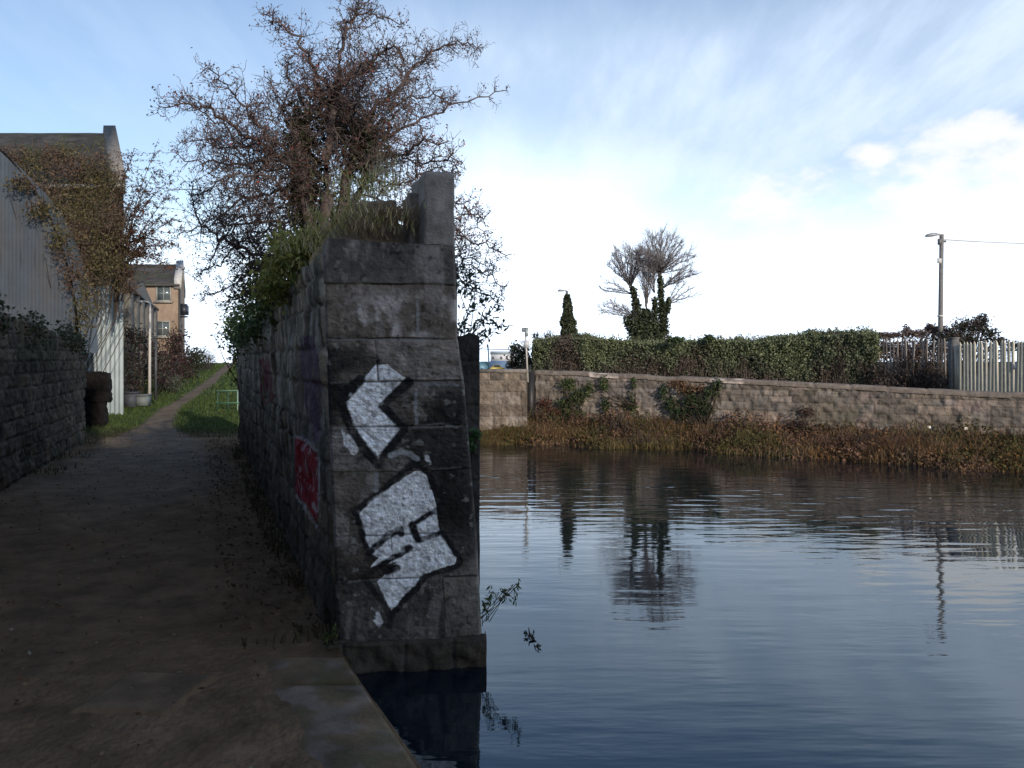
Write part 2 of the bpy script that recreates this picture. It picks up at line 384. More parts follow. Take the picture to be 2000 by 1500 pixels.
# far side: wall line, bank, ground behind
WL = [A([.62, 22.2]), A([13.08, 16.32]), A([19.0, 13.5]), A([60., -6.])]
WZ = [1.86, 1.344, 1.24, 1.1]
def wl(x): return np.interp(x, [p[0] for p in WL], [p[1] for p in WL])
def wtop(x): return np.interp(x, [p[0] for p in WL], WZ)
FZ_Y = [17, 30, 60, 120, 190, 800]; FZ = [1.12, 1.2, .8, -.2, -1.0, -1.6]
def far_z(Y): return np.interp(Y, FZ_Y, FZ)
def build_far_ground():
    m = MB()
    xs = np.concatenate([[-1.0, -.5], np.linspace(.3, 20, 80), np.linspace(21, 60, 20)])
    ts = np.concatenate([[0], np.linspace(.35, 12, 30), np.linspace(13, 60, 20), np.linspace(70, 900, 14)])
    X0, T = np.meshgrid(xs, ts, indexing='ij')
    k = np.interp(X0, [-1, 20, 60], [-.25, .5, 1.4])
    Yb = np.where(X0 < .1, 22.4, wl(X0)+.12)
    X, Y = X0+k*T, Yb+T
    Z = far_z(Y-.0)+.05*(fbm(X*.8, Y*.8, 31)-.5); Z[:, 0] = -.3
    g = fbm(X*.7, Y*.7, 33)[..., None]
    col = A([.05, .055, .025])*(1-g)+A([.075, .06, .04])*g
    road = sstep(3, 6, T)[..., None]*sstep(60, 30, T)[..., None]; col = col*(1-road)+A([.07, .07, .07])*road
    m.grid(np.stack([X, Y, Z], -1), col)
    return kind(m.build('far_ground', M['earth'], smooth=True), 'structure')
build_far_ground()
EDGE = [A([-1.3, 21.0]), A([-.79, 20.6]), A([3.46, 19.4]), A([9.78, 15.35]), A([17., 11.2]), A([60., -10.])]
def edge_y(x): return np.interp(x, [p[0] for p in EDGE], [p[1] for p in EDGE])+.22*np.sin(x*1.9)+.12*np.sin(x*4.7+1)
def bank_z(x, f): return -.12+f**.8*(.62+.12*(fbm(x*1.3, f*3, 51)-.5))
def build_bank():
    m = MB()
    xs = np.linspace(-1.3, 60, 420); fs = np.linspace(0, 1, 14)
    X, Fv = np.meshgrid(xs, fs, indexing='ij')
    back = np.where(X < .6, 22.3, wl(X)+.1)
    Y = edge_y(X)*(1-Fv)+back*Fv
    Z = bank_z(X, Fv)+.06*(fbm(X*4, Y*4, 52)-.5); Z[:, 0] = -.4
    g = fbm(X*2, Y*2, 53)[..., None]
    m.grid(np.stack([X, Y, Z], -1), A([.05, .034, .02])*(1-g)+A([.075, .05, .025])*g)
    return kind(m.build('canal_bank', M['earth'], smooth=True), 'structure')
build_bank()

# ------------------------------------------------------------------ the ruined pier and its wall
def in_poly(px, py, poly):
    r = np.zeros(px.shape, bool); n = len(poly)
    for i in range(n):
        (x1, y1), (x2, y2) = poly[i], poly[(i+1) % n]
        if y1 == y2: continue
        c = ((y1 > py) != (y2 > py)) & (px < (x2-x1)*(py-y1)/(y2-y1)+x1); r ^= c
    return r
def seg_d(px, py, line):
    d = np.full(px.shape, 1e9)
    for (x1, y1), (x2, y2) in zip(line[:-1], line[1:]):
        dx, dy = x2-x1, y2-y1; t = np.clip(((px-x1)*dx+(py-y1)*dy)/(dx*dx+dy*dy+1e-9), 0, 1)
        d = np.minimum(d, np.hypot(px-x1-t*dx, py-y1-t*dy))
    return d
# face coordinates below are (a, b): a runs across the face, b downwards, in units of 3.65 mm on the stone
SILVER = [[(734,712),(755,710),(792,739),(745,792),(782,836),(760,868),(738,897),(722,880),(690,828),(673,783),(682,768),(707,745)],
          [(697,997),(757,953),(818,915),(832,926),(852,985),(858,1040),(893,1091),(888,1102),(828,1122),(812,1142),(765,1191),(736,1137),(775,1098),(722,1108),(740,1090),(717,1075)]]
DULL = [[(668,838),(690,850),(710,888),(690,890),(672,870)], [(726,1184),(738,1188),(752,1220),(740,1226),(724,1204)], [(815,892),(838,888),(842,908),(826,912)], [(700,840),(696,822),(712,870)]]
BLACK = [([(797,742),(746,792),(788,838),(762,872),(738,906),(712,878),(684,832),(666,786),(676,760),(704,738)], 8),
         ([(738,906),(712,878),(684,832),(668,790)], 11), ([(738,904),(764,872),(790,836)], 9), ([(748,792),(800,746)], 9), ([(748,792),(790,838)], 9), ([(672,780),(706,742)], 9),
         ([(692,1002),(757,947),(810,903),(838,926),(860,985),(854,1000)], 7), ([(694,994),(711,1058),(722,1080)], 6.5),
         ([(720,1080),(758,1046),(784,1034)], 7), ([(712,1126),(760,1094),(800,1073)], 5.5), ([(790,1072),(800,1070)], 7), ([(776,1036),(784,1042)], 8),
         ([(853,996),(806,1024),(817,1056),(838,1048),(862,1040)], 5), ([(862,1040),(900,1096),(892,1107),(828,1126)], 5.5), ([(804,1024),(816,1055)], 8),
         ([(828,1126),(815,1146),(762,1202),(750,1178),(713,1132)], 7), ([(754,1116),(774,1110)], 9), ([(764,1200),(760,1222)], 7)]
PALE = [([(816,588),(817,620),(815,655)], 2.6, .30), ([(818,752),(850,750),(893,752)], 2.2, .22), ([(820,832),(860,828),(893,834)], 2.2, .2), ([(764,889),(785,881),(800,886),(814,896)], 5.5, .42), ([(734,924),(735,958)], 4.5, .33), ([(813,757),(812,800),(814,830)], 3.2, .30)]
def build_pier():
    root = thing('ruined_stone_pier', (PA[0], PA[1], 0), 'tall dark ruined stone pier with silver graffiti and a long wall running back', 'stone pier')
    # front face
    nu, nv = 240, 700
    u, w = np.meshgrid(np.linspace(0, 1, nu), np.linspace(0, 1, nv), indexing='ij')
    ztop = 3.05-.035*u+.02*(fbm(u*6, u*0, 61)-.5)-.05*sstep(.06, 0, u)
    Z = .10+(ztop-.10)*w
    xl = np.interp(Z, [.2, 3.05], [-1.237, -1.345]); xr = np.interp(Z, [0, .9, 2.0, 2.34, 3.05], [-.20, -.245, -.335, -.385, -.408])
    X = xl+(xr-xl)*u; Y = 5.66+.14*u
    px, py = 1000+F*X/Y, HZ-F*(Z-H)/Y
    rows = [-.4, .193, .631, .941, 1.404, 1.718, 2.036, 2.34, 2.73, 3.4]
    ux = lambda p, a, b: (p-a)/(b-a)
    J = [[], [.74], [.40], [], [], [], [.37], [], []]
    J = [[j*1.0 for j in r] for r in J]
    Uf = u
    wob = .008
    Uw = Uf+wob*2*(fbm(X*5, Z*5, 62)-.5); Vw = Z+.010*2*(fbm(X*3, Z*7, 63)-.5)
    r = np.clip(np.searchsorted(rows, Vw.ravel()).reshape(Z.shape)-1, 0, 8); ra = A(rows)
    dz = np.minimum(Vw-ra[r], ra[r+1]-Vw); du = np.full(Z.shape, 9.); ident = r*17.
    for k in range(9):
        mk = r == k
        for j in J[k]:
            du[mk] = np.minimum(du[mk], np.abs(Uw[mk]-j)*1.0); ident[mk] += (Uw[mk] > j)
    faint = A([0, 0, .3, .1, .45, .2, .9, .25, 0])[r]
    d = np.minimum(dz*1.0, du/np.maximum(.35, A([1, .6, .5, 1, .5, .9, 1, .5, 1])[r]))
    jm = sstep(.0, .011+.006*fbm(X*8, Z*8, 64), d)
    wear = A([.6, .7, .45, .5, .45, .8, 1.0, 1.0, .35])
    jd = np.where(dz < du, np.minimum(wear[np.clip(r, 0, 8)], 1), .8)*sstep(.25, .55, fbm(X*3.5, Z*3.5+r*9, 78))
    big = fbm(X*3.2, Z*3.2, 65)-.5; med = fbm(X*11, Z*14, 66)-.5; fine = fbm(X*34, Z*48, 67)-.5
    rockf = A([.6, .8, .9, .9, 1.2, 1.2, 1.1, .8, .5])[r]
    h = -.024*(1-jm)*jd+.02*big+rockf*(.022*med+.012*fine)+.010*(fbm(X*13, Z*75, 88)-.5)*sstep(1.0, 1.5, rockf+.3)+.016*(hash2(ident.astype(int), ident.astype(int)*0, 68)-.5)
    h -= .05*sstep(.035, 0, u)**2+.045*sstep(.97, 1, u)**2
    h[0] -= .08; h[-1] -= .08; h[:, -1] -= .03
    n = A([.14, -1.03]); n = n/np.linalg.norm(n)
    XX, YY = X+n[0]*h, Y+n[1]*h
    # colour of the stone
    base = stone_tint(ident, A([.185, .148, .116]), .55, 69)
    base = base*(.35+1.3*fbm(X*2.3, Z*2.3, 70))[..., None]*(.7+.6*fbm(X*14, Z*14, 77))[..., None]
    pale = sstep(.50, .70, fbm(X*6, Z*4, 71))*sstep(2.28, 2.38, Z)*sstep(2.78, 2.56, Z)*1.0
    pale = np.maximum(pale, .35*sstep(.52, .72, fbm(X*9, Z*3, 72)))
    pale = np.maximum(pale, .5*sstep(.93, .965, u)*sstep(2.1, 2.0, Z)*fbm(X*3, Z*5, 76))
    base = base*(1-pale[..., None])+A([.47, .41, .37])*pale[..., None]
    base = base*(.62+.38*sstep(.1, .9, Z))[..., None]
    moss = (sstep(.55, .75, fbm(X*3, Z*3, 73))*sstep(.9, .1, Z))[..., None]
    base = base*(1-.5*moss)+A([.045, .055, .022])*.5*moss
    soot = sstep(.42, .6, fbm(X*2.2+3, Z*2.2, 74))*sstep(.3, 1.1, Z)*sstep(2.42, 2.2, Z)
    base = base*(1-.8*soot[..., None])
    base = base*(1-.65*(1-jm)*np.clip(jd, 0, 1))[..., None]
    pit = sstep(.66, .74, fbm(X*22, Z*22, 79)); base = base*(1-.5*pit)[..., None]
    lich = sstep(.68, .75, fbm(X*17+4, Z*17, 86))*.4; base = base*(1-lich[..., None])+A([.34, .32, .27])*lich[..., None]
    lightj = ((1-sstep(.004, .016, np.abs(dz-.004)))*(fbm(X*5, r*3., 75) > .52))[..., None]*.5
    base = base*(1-lightj)+A([.2, .185, .16])*lightj
    # spray paint, ragged at its edge
    jx, jy = px+5*(fbm(X*25, Z*25, 80)-.5), py+5*(fbm(X*25, Z*25, 81)-.5)
    sil = np.zeros(px.shape); blk = np.zeros(px.shape)
    for pl in SILVER: sil = np.maximum(sil, in_poly(jx, jy, pl)*1.)
    dull = np.zeros(px.shape)
    for pl in DULL: dull = np.maximum(dull, in_poly(jx, jy, pl)*1.)
    for ln, wd in BLACK: blk = np.maximum(blk, sstep(.82*wd+3.2, .82*wd-1.8, seg_d(jx, jy, ln))*(.72+.28*sstep(.3, .5, fbm(X*16, Z*16, 87))))
    first = blk.copy(); sil = sil*1.
    inner = np.zeros(px.shape)
    for pl in SILVER: inner = np.maximum(inner, in_poly(jx, jy, pl)*1.)
    wornj = sstep(.003, .009, d)
    sm = np.clip(sil*(1-blk)*(.25+.75*wornj), 0, 1); dm = dull*(1-blk)*sstep(.42, .6, fbm(X*18, Z*18, 82))*.7
    sm = np.maximum(sm, dm)
    spat = sstep(.56, .66, fbm(X*40, Z*40, 83))*sil*.4+.3*sil*sstep(.55, .7, fbm(X*5, Z*6, 89))
    col = base*(1-.93*blk[..., None])+A([.010, .010, .011])*.93*blk[..., None]
    silc = A([.98, .95, .92])*(.5+.5*fbm(X*30, Z*48, 84)+.5*fbm(X*12, Z*75, 88))[..., None]
    k = (sm*(1-spat))[..., None]; col = col*(1-k)+silc*k
    for ln, wd, val in PALE:
        k = (sstep(wd+1.5, wd-1.5, seg_d(jx, jy, ln))*.8)[..., None]; col = col*(1-k)+A([val, val*.98, val*.95])*k
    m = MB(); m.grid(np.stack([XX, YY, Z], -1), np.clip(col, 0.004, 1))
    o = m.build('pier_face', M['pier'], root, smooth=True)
    at = o.data.attributes.new('silver', 'FLOAT', 'POINT'); at.data.foreach_set('value', (sm*(1-spat)).astype(np.float32).ravel())
    o['label'] = 'dressed stone face sprayed with silver letters outlined in black'
    # side face along the towpath: from the far end to the front corner
    L = 14.2; end = PA+Dn*L
    res = .026; nu = int(L/res); nv = 118
    un = np.linspace(0, 1, nu)**.8
    u, w = np.meshgrid(un, np.linspace(0, 1, nv), indexing='ij')      # u = 0 at the far end
    S = L*(1-u)
    zt = 2.96-.17*S/L+.10*(fbm(S*1.3, S*0, 91)-.5)*2*sstep(0, 1.2, S)
    Z = .06+(zt-.06)*w
    rows = rowlist(0, 3.2, .20, .36, 93)
    ident, d = courses(S, Z, rows, .25, .75, 94, wob=.03)
    jm = sstep(0, .03, d)
    h = .022*jm+.028+.08*(fbm(S*2.2, Z*2.2, 95)-.5)+.05*(fbm(S*9, Z*9, 96)-.5)+.04*(hash2(ident.astype(int), ident.astype(int)*0, 97)-.5)-.05
    h -= .06*sstep(.10, 0, S)
    h = skirt(h, .08)
    lean = np.interp(Z, [.2, 3.05], [0, -.108])
    nl = A([-Dn[1], Dn[0]])
    XX = PA[0]+Dn[0]*S+nl[0]*h+lean; YY = PA[1]+Dn[1]*S+nl[1]*h
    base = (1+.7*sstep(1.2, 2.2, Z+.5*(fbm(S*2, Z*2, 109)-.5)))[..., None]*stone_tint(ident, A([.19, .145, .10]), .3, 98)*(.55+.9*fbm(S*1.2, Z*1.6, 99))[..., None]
    drip = sstep(.40, .60, fbm(S*13, Z*1.0, 100))*sstep(.9, 2.1, Z)*(.35+.9*fbm(S*1.1, Z*.8, 101))
    base = base*(1-.8*drip[..., None])+A([.46, .41, .34])*.8*drip[..., None]
    soot = sstep(.5, .68, fbm(S*7, Z*.7, 102))[..., None]; base = base*(1-.55*soot)
    mossy = (sstep(.5, .72, fbm(S*1.6, Z*1.2, 103)))[..., None]; base = base*(1-.45*mossy)+A([.055, .06, .022])*.45*mossy
    low_dark = sstep(1.5, .3, Z)[..., None]; base = base*(1-.5*low_dark)+A([.03, .026, .022])*.5*low_dark  # darker towards the foot of the wall
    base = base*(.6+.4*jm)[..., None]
    px, py = 1000+F*XX/YY, HZ-F*(Z-H)/YY
    rag = fbm(S*9, Z*9, 104)-.5
    jx, jy = px+10*(fbm(S*6, Z*6, 105)-.5), py+12*rag
    def wash(poly, c, a, worn=.4, sc=9):
        k = (in_poly(jx, jy, poly)*a*sstep(worn-.12, worn+.12, fbm(S*sc, Z*sc*.6, 106)))[..., None]
        return base*(1-k)+A(c)*k
    base = wash([(588,660),(614,655),(628,745),(624,862),(604,868),(588,838)], (.095, .045, .09), .75, .36, 5)
    base = wash([(508,700),(532,705),(536,778),(520,792),(506,770)], (.19, .03, .035), .75, .42, 7)
    red = [(576,854),(590,858),(617,882),(622,900),(622,975),(619,1028),(600,985),(577,972)]
    k = (in_poly(px+3*rag, py+3*rag, red)*.95)[..., None]; base = base*(1-k)+A([.30, .022, .028])*k*(.75+.5*fbm(S*10, Z*6, 107))[..., None]+0
    scr = (sstep(.63, .70, fbm(S*30, Z*7, 108))*in_poly(px, py, red)*.6)[..., None]; base = base*(1-scr)+A([.5, .42, .42])*scr
    for ln, wd in (([(576,851),(592,856),(618,881)], 2.6), ([(579,968),(590,984),(619,1028)], 2.4), ([(622,890),(623,975),(620,1000)], 1.6), ([(612,985),(616,1000)], 3)):
        k = (sstep(wd+1, wd-1, seg_d(px+2*rag, py+3*rag, ln))*.85)[..., None]; base = base*(1-k)+A([.55, .48, .46])*k
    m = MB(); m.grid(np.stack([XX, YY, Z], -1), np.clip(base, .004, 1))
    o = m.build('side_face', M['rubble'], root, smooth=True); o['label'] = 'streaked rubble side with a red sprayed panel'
    # core: fills the wall behind the faces
    m = MB(); ins = .10; back = .98
    rt = A([Dn[1], -Dn[0]])
    a = PA+A([ins, ins+.03]); b = PB+A([-ins-.1, ins]); c = b+Dn*(L-.2); e = a+Dn*(L-.1)
    m.prism([tuple(a), tuple(b), tuple(c), tuple(e)], -.5, [2.9, 2.9, 2.66, 2.66], A([.05, .045, .04]))
    m.build('wall_core', M['rubble'], root)
    # end face towards the canal beyond the pier: lower, set back, shows as a dark strip on the right
    rows = rowlist(0, 2.6, .25, .4, 111)
    Xg, cg, U, V, dd, idn = wall_face((-1.0, 6.62), (-.262, 6.74), -.3, (2.5, 2.42), .012, rows, .3, .6, A([.06, .056, .052]), 112, .02, .03, .3, top=lambda u: -.9*np.maximum(0, u-.66)**1.0-.05*np.sin(u*14))
    m = MB(); m.grid(Xg, cg*.9)
    m.prism([(-1.05, 6.72), (-.33, 6.84), (-.9, 8.6), (-1.6, 8.5)], -.4, 2.2, A([.05, .045, .04]))
    m.build('buttress', M['rubble'], root, smooth=False)
    # plinth at the waterline
    Xg, cg, *_ = wall_face((-1.30, 5.60), (-.175, 5.755), -.35, (.205, .20), .012, [-.6, -.02, .4], .3, .6, A([.058, .047, .033]), 115, .02, .05, .3)
    m = MB(); m.grid(Xg, cg)
    m.prism([(-1.27, 5.66), (-.22, 5.81), (-.3, 6.6), (-1.2, 6.6)], -.5, .19, A([.06, .056, .048]))
    m.build('plinth', M['stone'], root, smooth=True)
    return root
build_pier()

def rough_block(name, corners, z0, z1, base, seed, m_, parent=None, amp=.02, n=22):
    """A worn block: a subdivided hexahedron with rounded, chipped edges."""
    c = A(corners, dtype=float); m = MB()
    g = np.linspace(0, 1, n)
    def pt(a, b, w):
        p = (c[0]*((1-a)*(1-b))[..., None]+c[1]*(a*(1-b))[..., None]+c[2]*(a*b)[..., None]+c[3]*((1-a)*b)[..., None])
        z = z0+(z1-z0)*w; return np.concatenate([p, z[..., None]], -1)
    cen = A([*c.mean(0), (z0+z1)/2])
    for ax in range(3):
        for s in (0., 1.):
            a, b = np.meshgrid(g, g, indexing='ij'); k = np.full_like(a, s)
            tri = [(k, a, b), (a, k, b), (a, b, k)][ax]
            p = pt(*tri)
            e = np.stack([np.minimum(t, 1-t) for t in tri], -1); es = np.sort(e, -1)
            rnd = .012*sstep(.04, 0, es[..., 1])
            nz = amp*2*(fbm(p[..., 0]*9+p[..., 1]*7, p[..., 2]*9+p[..., 1]*4, seed)-.5)+amp*.8*(fbm(p[..., 0]*31, p[..., 2]*31+p[..., 1]*17, seed+3)-.5)
            dirv = p-cen; dirv = dirv/np.linalg.norm(dirv, axis=-1, keepdims=True)
            p = p+dirv*(nz-rnd)[..., None]
            col = A(base)*(.6+.8*fbm(p[..., 0]*5+p[..., 1]*3, p[..., 2]*5, seed+5))[..., None]
            flip = (ax == 0 and s == 0) or (ax == 1 and s == 1) or (ax == 2 and s == 0)
            m.grid(p[:, ::-1] if flip else p, col[:, ::-1] if flip else col)
    return m.build(name, m_, parent, smooth=True)
def px_block(pl, pr, Y, depth, skew=.08):
    x0, x1 = (pl-1000)/F*Y, (pr-1000)/F*Y
    return [(x0, Y), (x1, Y+.04), (x1-skew, Y+depth), (x0-skew, Y+depth)]
tag(rough_block('upright_stone', px_block(829, 888, 5.82, .5, .16), 3.02, 3.56, (.27, .235, .205), 121, M['stone'], amp=.014), 'tall squared stone block standing upright on the top corner of the pier', 'stone block')
tag(rough_block('broken_stone', px_block(800, 826, 6.0, .35, .1), 3.0, 3.44, (.27, .225, .18), 122, M['stone'], amp=.03), 'narrow split stone leaning close to the upright block on the pier', 'stone block')
tag(rough_block('squat_stone', px_block(706, 775, 6.25, .5, .2), 3.1, 3.44, (.22, .175, .13), 123, M['stone'], amp=.03), 'squat brown stone half buried in earth and dead grass on the pier', 'stone block')

# ------------------------------------------------------------------ towpath edge, litter, grass
def build_coping():
    """Worn stone edging of the towpath, slabs with open joints."""
    m = MB(); y = -1.0; k = 0; g = np.random.default_rng(5)
    while y < 5.3:
        l = min(g.uniform(.9, 1.4), 5.42-y); w = .62+g.uniform(-.05, .05)
        n1, n2 = 44, 26
        a, b = np.meshgrid(np.linspace(0, 1, n1), np.linspace(0, 1, n2), indexing='ij')
        Y = y+.012+a*(l-.024); X = edge_x(Y)-b*w
        e = np.minimum(np.minimum(a*l, (1-a)*l), b*w)
        Z = .198+.012*(fbm(X*4, Y*4, 131+k)-.5)+.006*(fbm(X*20, Y*20, 132)-.5)-.02*sstep(.03, 0, e)-.03*sstep(.6, 1, b+.35*(fbm(X*3, Y*3, 133)-.5))
        Z = np.where(e < .001, Z-.05, Z); Z[:, -1] -= .05; Z[:, 0] -= .15
        t = fbm(X*2.2, Y*2.2, 134)[..., None]; ms = sstep(.45, .7, fbm(X*3.3, Y*3.3, 135))[..., None]
        col = A([.150, .098, .054])*(.6+.8*t)*g.uniform(.8, 1.25); col = col*(1-.45*ms)+A([.08, .085, .035])*.45*ms
        if 4.2 < y+l: 
            pk = sstep(.5, .62, fbm(X*4+9, Y*4, 136))[..., None]*.6; col = col*(1-pk)+A([.24, .18, .15])*pk
        m.grid(np.stack([X, Y, Z], -1), col); y += l; k += 1
    return kind(m.build('towpath_edge', M['coping'], smooth=True), 'structure')
build_coping()
def build_slab():
    m = MB(); n = 40
    a, b = np.meshgrid(np.linspace(0, 1, n), np.linspace(0, 1, n), indexing='ij')
    X = -2.55+.62*a+.1*b; Y = 4.55+.62*b-.05*a
    e = np.minimum(np.minimum(a, 1-a), np.minimum(b, 1-b))*.6
    Z = .205+.01*(fbm(X*6, Y*6, 141)-.5)-.03*sstep(.05, 0, e+.05*(fbm(X*5, Y*5, 142)-.5))
    m.grid(np.stack([X, Y, Z], -1), A([.150, .094, .052])*(.5+fbm(X*4, Y*4, 143))[..., None])
    tag(m.build('paving_stone', M['coping'], smooth=True), 'worn flat paving stone half sunk in the dirt of the towpath', 'paving stone')
build_slab()
def ground_pts(n, y0, y1, w0=0, w1=6., dens=None):
    Y = rng.uniform(y0, y1, n); T = rng.uniform(w0, w1, n); X = edge_x(Y)-T
    return np.stack([X, Y, ground_z(X, Y)+.012], 1)
def build_litter():
    m = MB()
    p = ground_pts(2600, 2.2, 24, .55, 5.5)
    m.leaves(p, .018, [(.17,.11,.07),(.14,.095,.065),(.22,.15,.09),(.13,.085,.055),(.19,.10,.06)], .6, flat=.85)
    p = ground_pts(2600, 5.9, 20, 0, 1); p[:, 0] = edge_x(p[:, 1])-.42-.9*rng.random(2600)**2.2; m.leaves(p+A([0,0,.02]), .024, [(.16,.095,.06),(.12,.08,.05),(.2,.13,.08)], .6, flat=.6)
    p = ground_pts(60, 3, 12, .6, 3.6); m.leaves(p+A([0,0,.01]), .016, [(.3,.27,.2),(.28,.25,.22)], .7, flat=.8)
    kind(m.build('leaf_litter', M['dry']), 'stuff')['label'] = 'brown fallen leaves scattered on the dirt towpath'
build_litter()
def build_grass():
    m = MB()
    def put(n, y0, y1, t0, t1, h, w, cols, keep=None):
        Y = rng.uniform(y0, y1, n)**1.0; T = rng.uniform(t0, t1, n); X = edge_x(Y)-T
        dp = np.abs(X-path_center(Y)); ok = dp > path_half(Y)*rng.uniform(.75, 1.15, n)
        if keep is not None: ok &= keep(X, Y)
        X, Y = X[ok], Y[ok]
        m.blades(np.stack([X, Y, ground_z(X, Y)-.01], 1), h, w, cols)
    G = [(.05,.085,.018),(.07,.11,.025),(.09,.12,.035),(.04,.065,.018)]
    put(30000, 21.5, 34, 0, 11, .10, .011, G); put(20000, 34, 64, 0, 20, .13, .025, G)
    put(3500, 20.5, 23, 0, 6, .09, .009, [(.04,.055,.02),(.06,.06,.03)])
    # coarse growth at the foot of the pier wall and of the stone wall on the left
    put(1500, 5.6, 20, .42, .75, .10, .007, [(.05,.055,.02),(.07,.055,.03)], lambda x, y: fbm(y*1.1, y*0, 151) > .45)
    put(3500, 10, 22, 2.7, 4.6, .12, .007, [(.03,.05,.016),(.05,.05,.025),(.06,.045,.025)], lambda x, y: fbm(x*1.2, y*1.2, 152) > .5)
    kind(m.build('grass', M['leaf']), 'stuff')['label'] = 'short green grass on the slope beside the dirt path'
build_grass()

# ------------------------------------------------------------------ growth on top of the pier
def wall_pt(s, t=0., z=0.): p = PA+Dn*s+A([Dn[1], -Dn[0]])*t; return A([p[0], p[1], z])
def build_mound():
    m = MB(); n1, n2 = 90, 26
    a, b = np.meshgrid(np.linspace(0, 1, n1), np.linspace(0, 1, n2), indexing='ij')
    S = .25+13.6*a; T = .02+.98*b
    bell = np.sin(np.pi*np.clip(b, 0, 1))**.45
    hgt = np.interp(S, [.2, .35, .6, 1.6, 4, 14], [.12, .36, .48, .42, .2, .12])
    Z = 2.86-.15*a+hgt*bell*(.8+.4*fbm(S*2, T*3, 161))+.05*(fbm(S*7, T*7, 162)-.5)
    p = PA+Dn*S[..., None]+A([Dn[1], -Dn[0]])*T[..., None]-A([.1, 0])
    m.grid(np.concatenate([p, Z[..., None]], -1), A([.32, .23, .15])*(.5+fbm(S*4, T*4, 163))[..., None])
    kind(m.build('earth_mound', M['earth'], smooth=True), 'structure')
    g = MB()
    def tuft(px, py, Y, r, n, h, cols, w=.005, lean=.55):
        c = P(px, py, Y); p = c+rng.normal(size=(n, 3))*A([r, r*1.2, r*.25]); g.blades(p, h, w, cols, lean)
    Yl = [(.44,.37,.14),(.50,.42,.20),(.30,.30,.10),(.55,.47,.29)]
    Br = [(.32,.23,.13),(.24,.17,.10),(.38,.30,.19)]
    for q in ((700,400,6.3,.10),(720,375,6.5,.14),(745,368,6.4,.12),(690,430,6.1,.14),(668,450,6.0,.12),(640,470,6.1,.14),(620,480,6.3,.16),(720,440,6.0,.14),(760,440,6.0,.14),(650,435,6.5,.18),(600,490,6.8,.16),(700,360,6.9,.18)):
        tuft(*q, 110, .085, Yl)
    for q in ((740,420,5.98,.12),(775,430,5.98,.1),(715,455,5.9,.1)): tuft(*q, 240, .09, Br, .004, .7)
    for q in ((735,345,6.7,.06),(760,345,6.5,.08)): tuft(*q, 26, .26, [(.38,.32,.2),(.3,.26,.16)], .003, .25)
    # straw and moss along the top of the towpath face
    for k in range(60):
        s = rng.uniform(.2, 13.5); g.blades(wall_pt(s, rng.uniform(-.05, .3), 2.92-.012*s)+rng.normal(size=(40, 3))*A([.12,.15,.05]), .09, .006, Yl+[(.09,.13,.03),(.10,.14,.05)], .5)
    kind(g.build('dead_grass', M['dry']), 'stuff')['label'] = 'yellow dead grass tufts growing on top of the ruined pier'
build_mound()
def shrub(name, label, cat, clumps, size, cols, n, stems=None, m_='leaf', asp=.5, droop=0., group=None, base=None, stemcol=(.05,.04,.03), sr=1.):
    """clumps: (centre, radius) list; leaves spread through each, stems reach from the base to each clump"""
    cs = [A(c, dtype=float) for c, r in clumps]; b = A(base, dtype=float) if base is not None else np.mean(cs, 0)-A([0, 0, clumps[0][1]])
    root = thing(name, b, label, cat, group)
    m = MB(); tot = sum(np.prod(np.broadcast_to(r, 3))**.66 for c, r in clumps)
    for c, r in clumps:
        r3 = np.broadcast_to(r, 3); k = max(6, int(n*np.prod(r3)**.66/tot))
        d = rng.normal(size=(k, 3)); d /= np.linalg.norm(d, axis=1, keepdims=True)
        p = A(c)+d*(rng.uniform(0, 1, (k, 1))**.45)*r3*(1+.25*rng.normal(size=(k, 1)))
        m.leaves(p, size, cols, asp, droop)
    m.build('foliage', M[m_], root)
    s = MB()
    for c, r in clumps:
        r0 = float(np.max(np.broadcast_to(r, 3)))
        for _ in range(stems or 3):
            e = A(c)+rng.normal(size=3)*r0*.5; mid = (b+e)/2+rng.normal(size=3)*r0*.25
            s.tube([b+rng.normal(size=3)*A([.05, .05, .0]), mid, e], [sr*(.012+.012*r0), sr*(.008+.006*r0), .003], stemcol, 4)
    s.build('stems', M['bark'], root)
    return root
GREEN = [(.06,.095,.03),(.085,.13,.04),(.11,.16,.05),(.05,.07,.03)]
OLIVE = [(.34,.31,.08),(.40,.36,.10),(.26,.27,.07),(.18,.21,.06)]
shrub('ivy', 'yellow green ivy spilling over the towpath side of the pier wall', 'ivy',
      [(P(560,515,7.2),(.22,.3,.18)),(P(590,500,6.9),(.16,.2,.12)),(P(535,560,7.8),(.22,.3,.2)),(P(600,470,6.9),(.14,.2,.12)),(P(560,480,7.6),(.18,.25,.15))], .030, OLIVE, 2600, base=wall_pt(1.4, .2, 2.85), sr=.3)
shrub('ivy', 'dark green ivy hanging on the far end of the pier wall', 'ivy',
      [(P(520,600,9.0),(.25,.4,.25)),(P(500,640,11),(.3,.6,.3)),(P(488,660,14),(.3,.8,.35)),(P(478,640,16),(.4,.9,.5)),(P(505,560,10),(.3,.4,.3)),(P(520,520,9),(.3,.4,.25)),(P(480,600,14),(.35,.5,.4))], .032, GREEN+[(.13,.15,.05)], 4600, base=wall_pt(5, .2, 2.8), sr=.3)
shrub('bush', 'small leafy bush growing behind the far end of the pier wall', 'bush',
      [(P(462,660,19.2),(.35,.4,.5)),(P(455,640,19.5),(.3,.4,.4)),(P(470,700,19.2),(.3,.4,.6))], .04, GREEN, 1100, base=P(474,760,19.4))
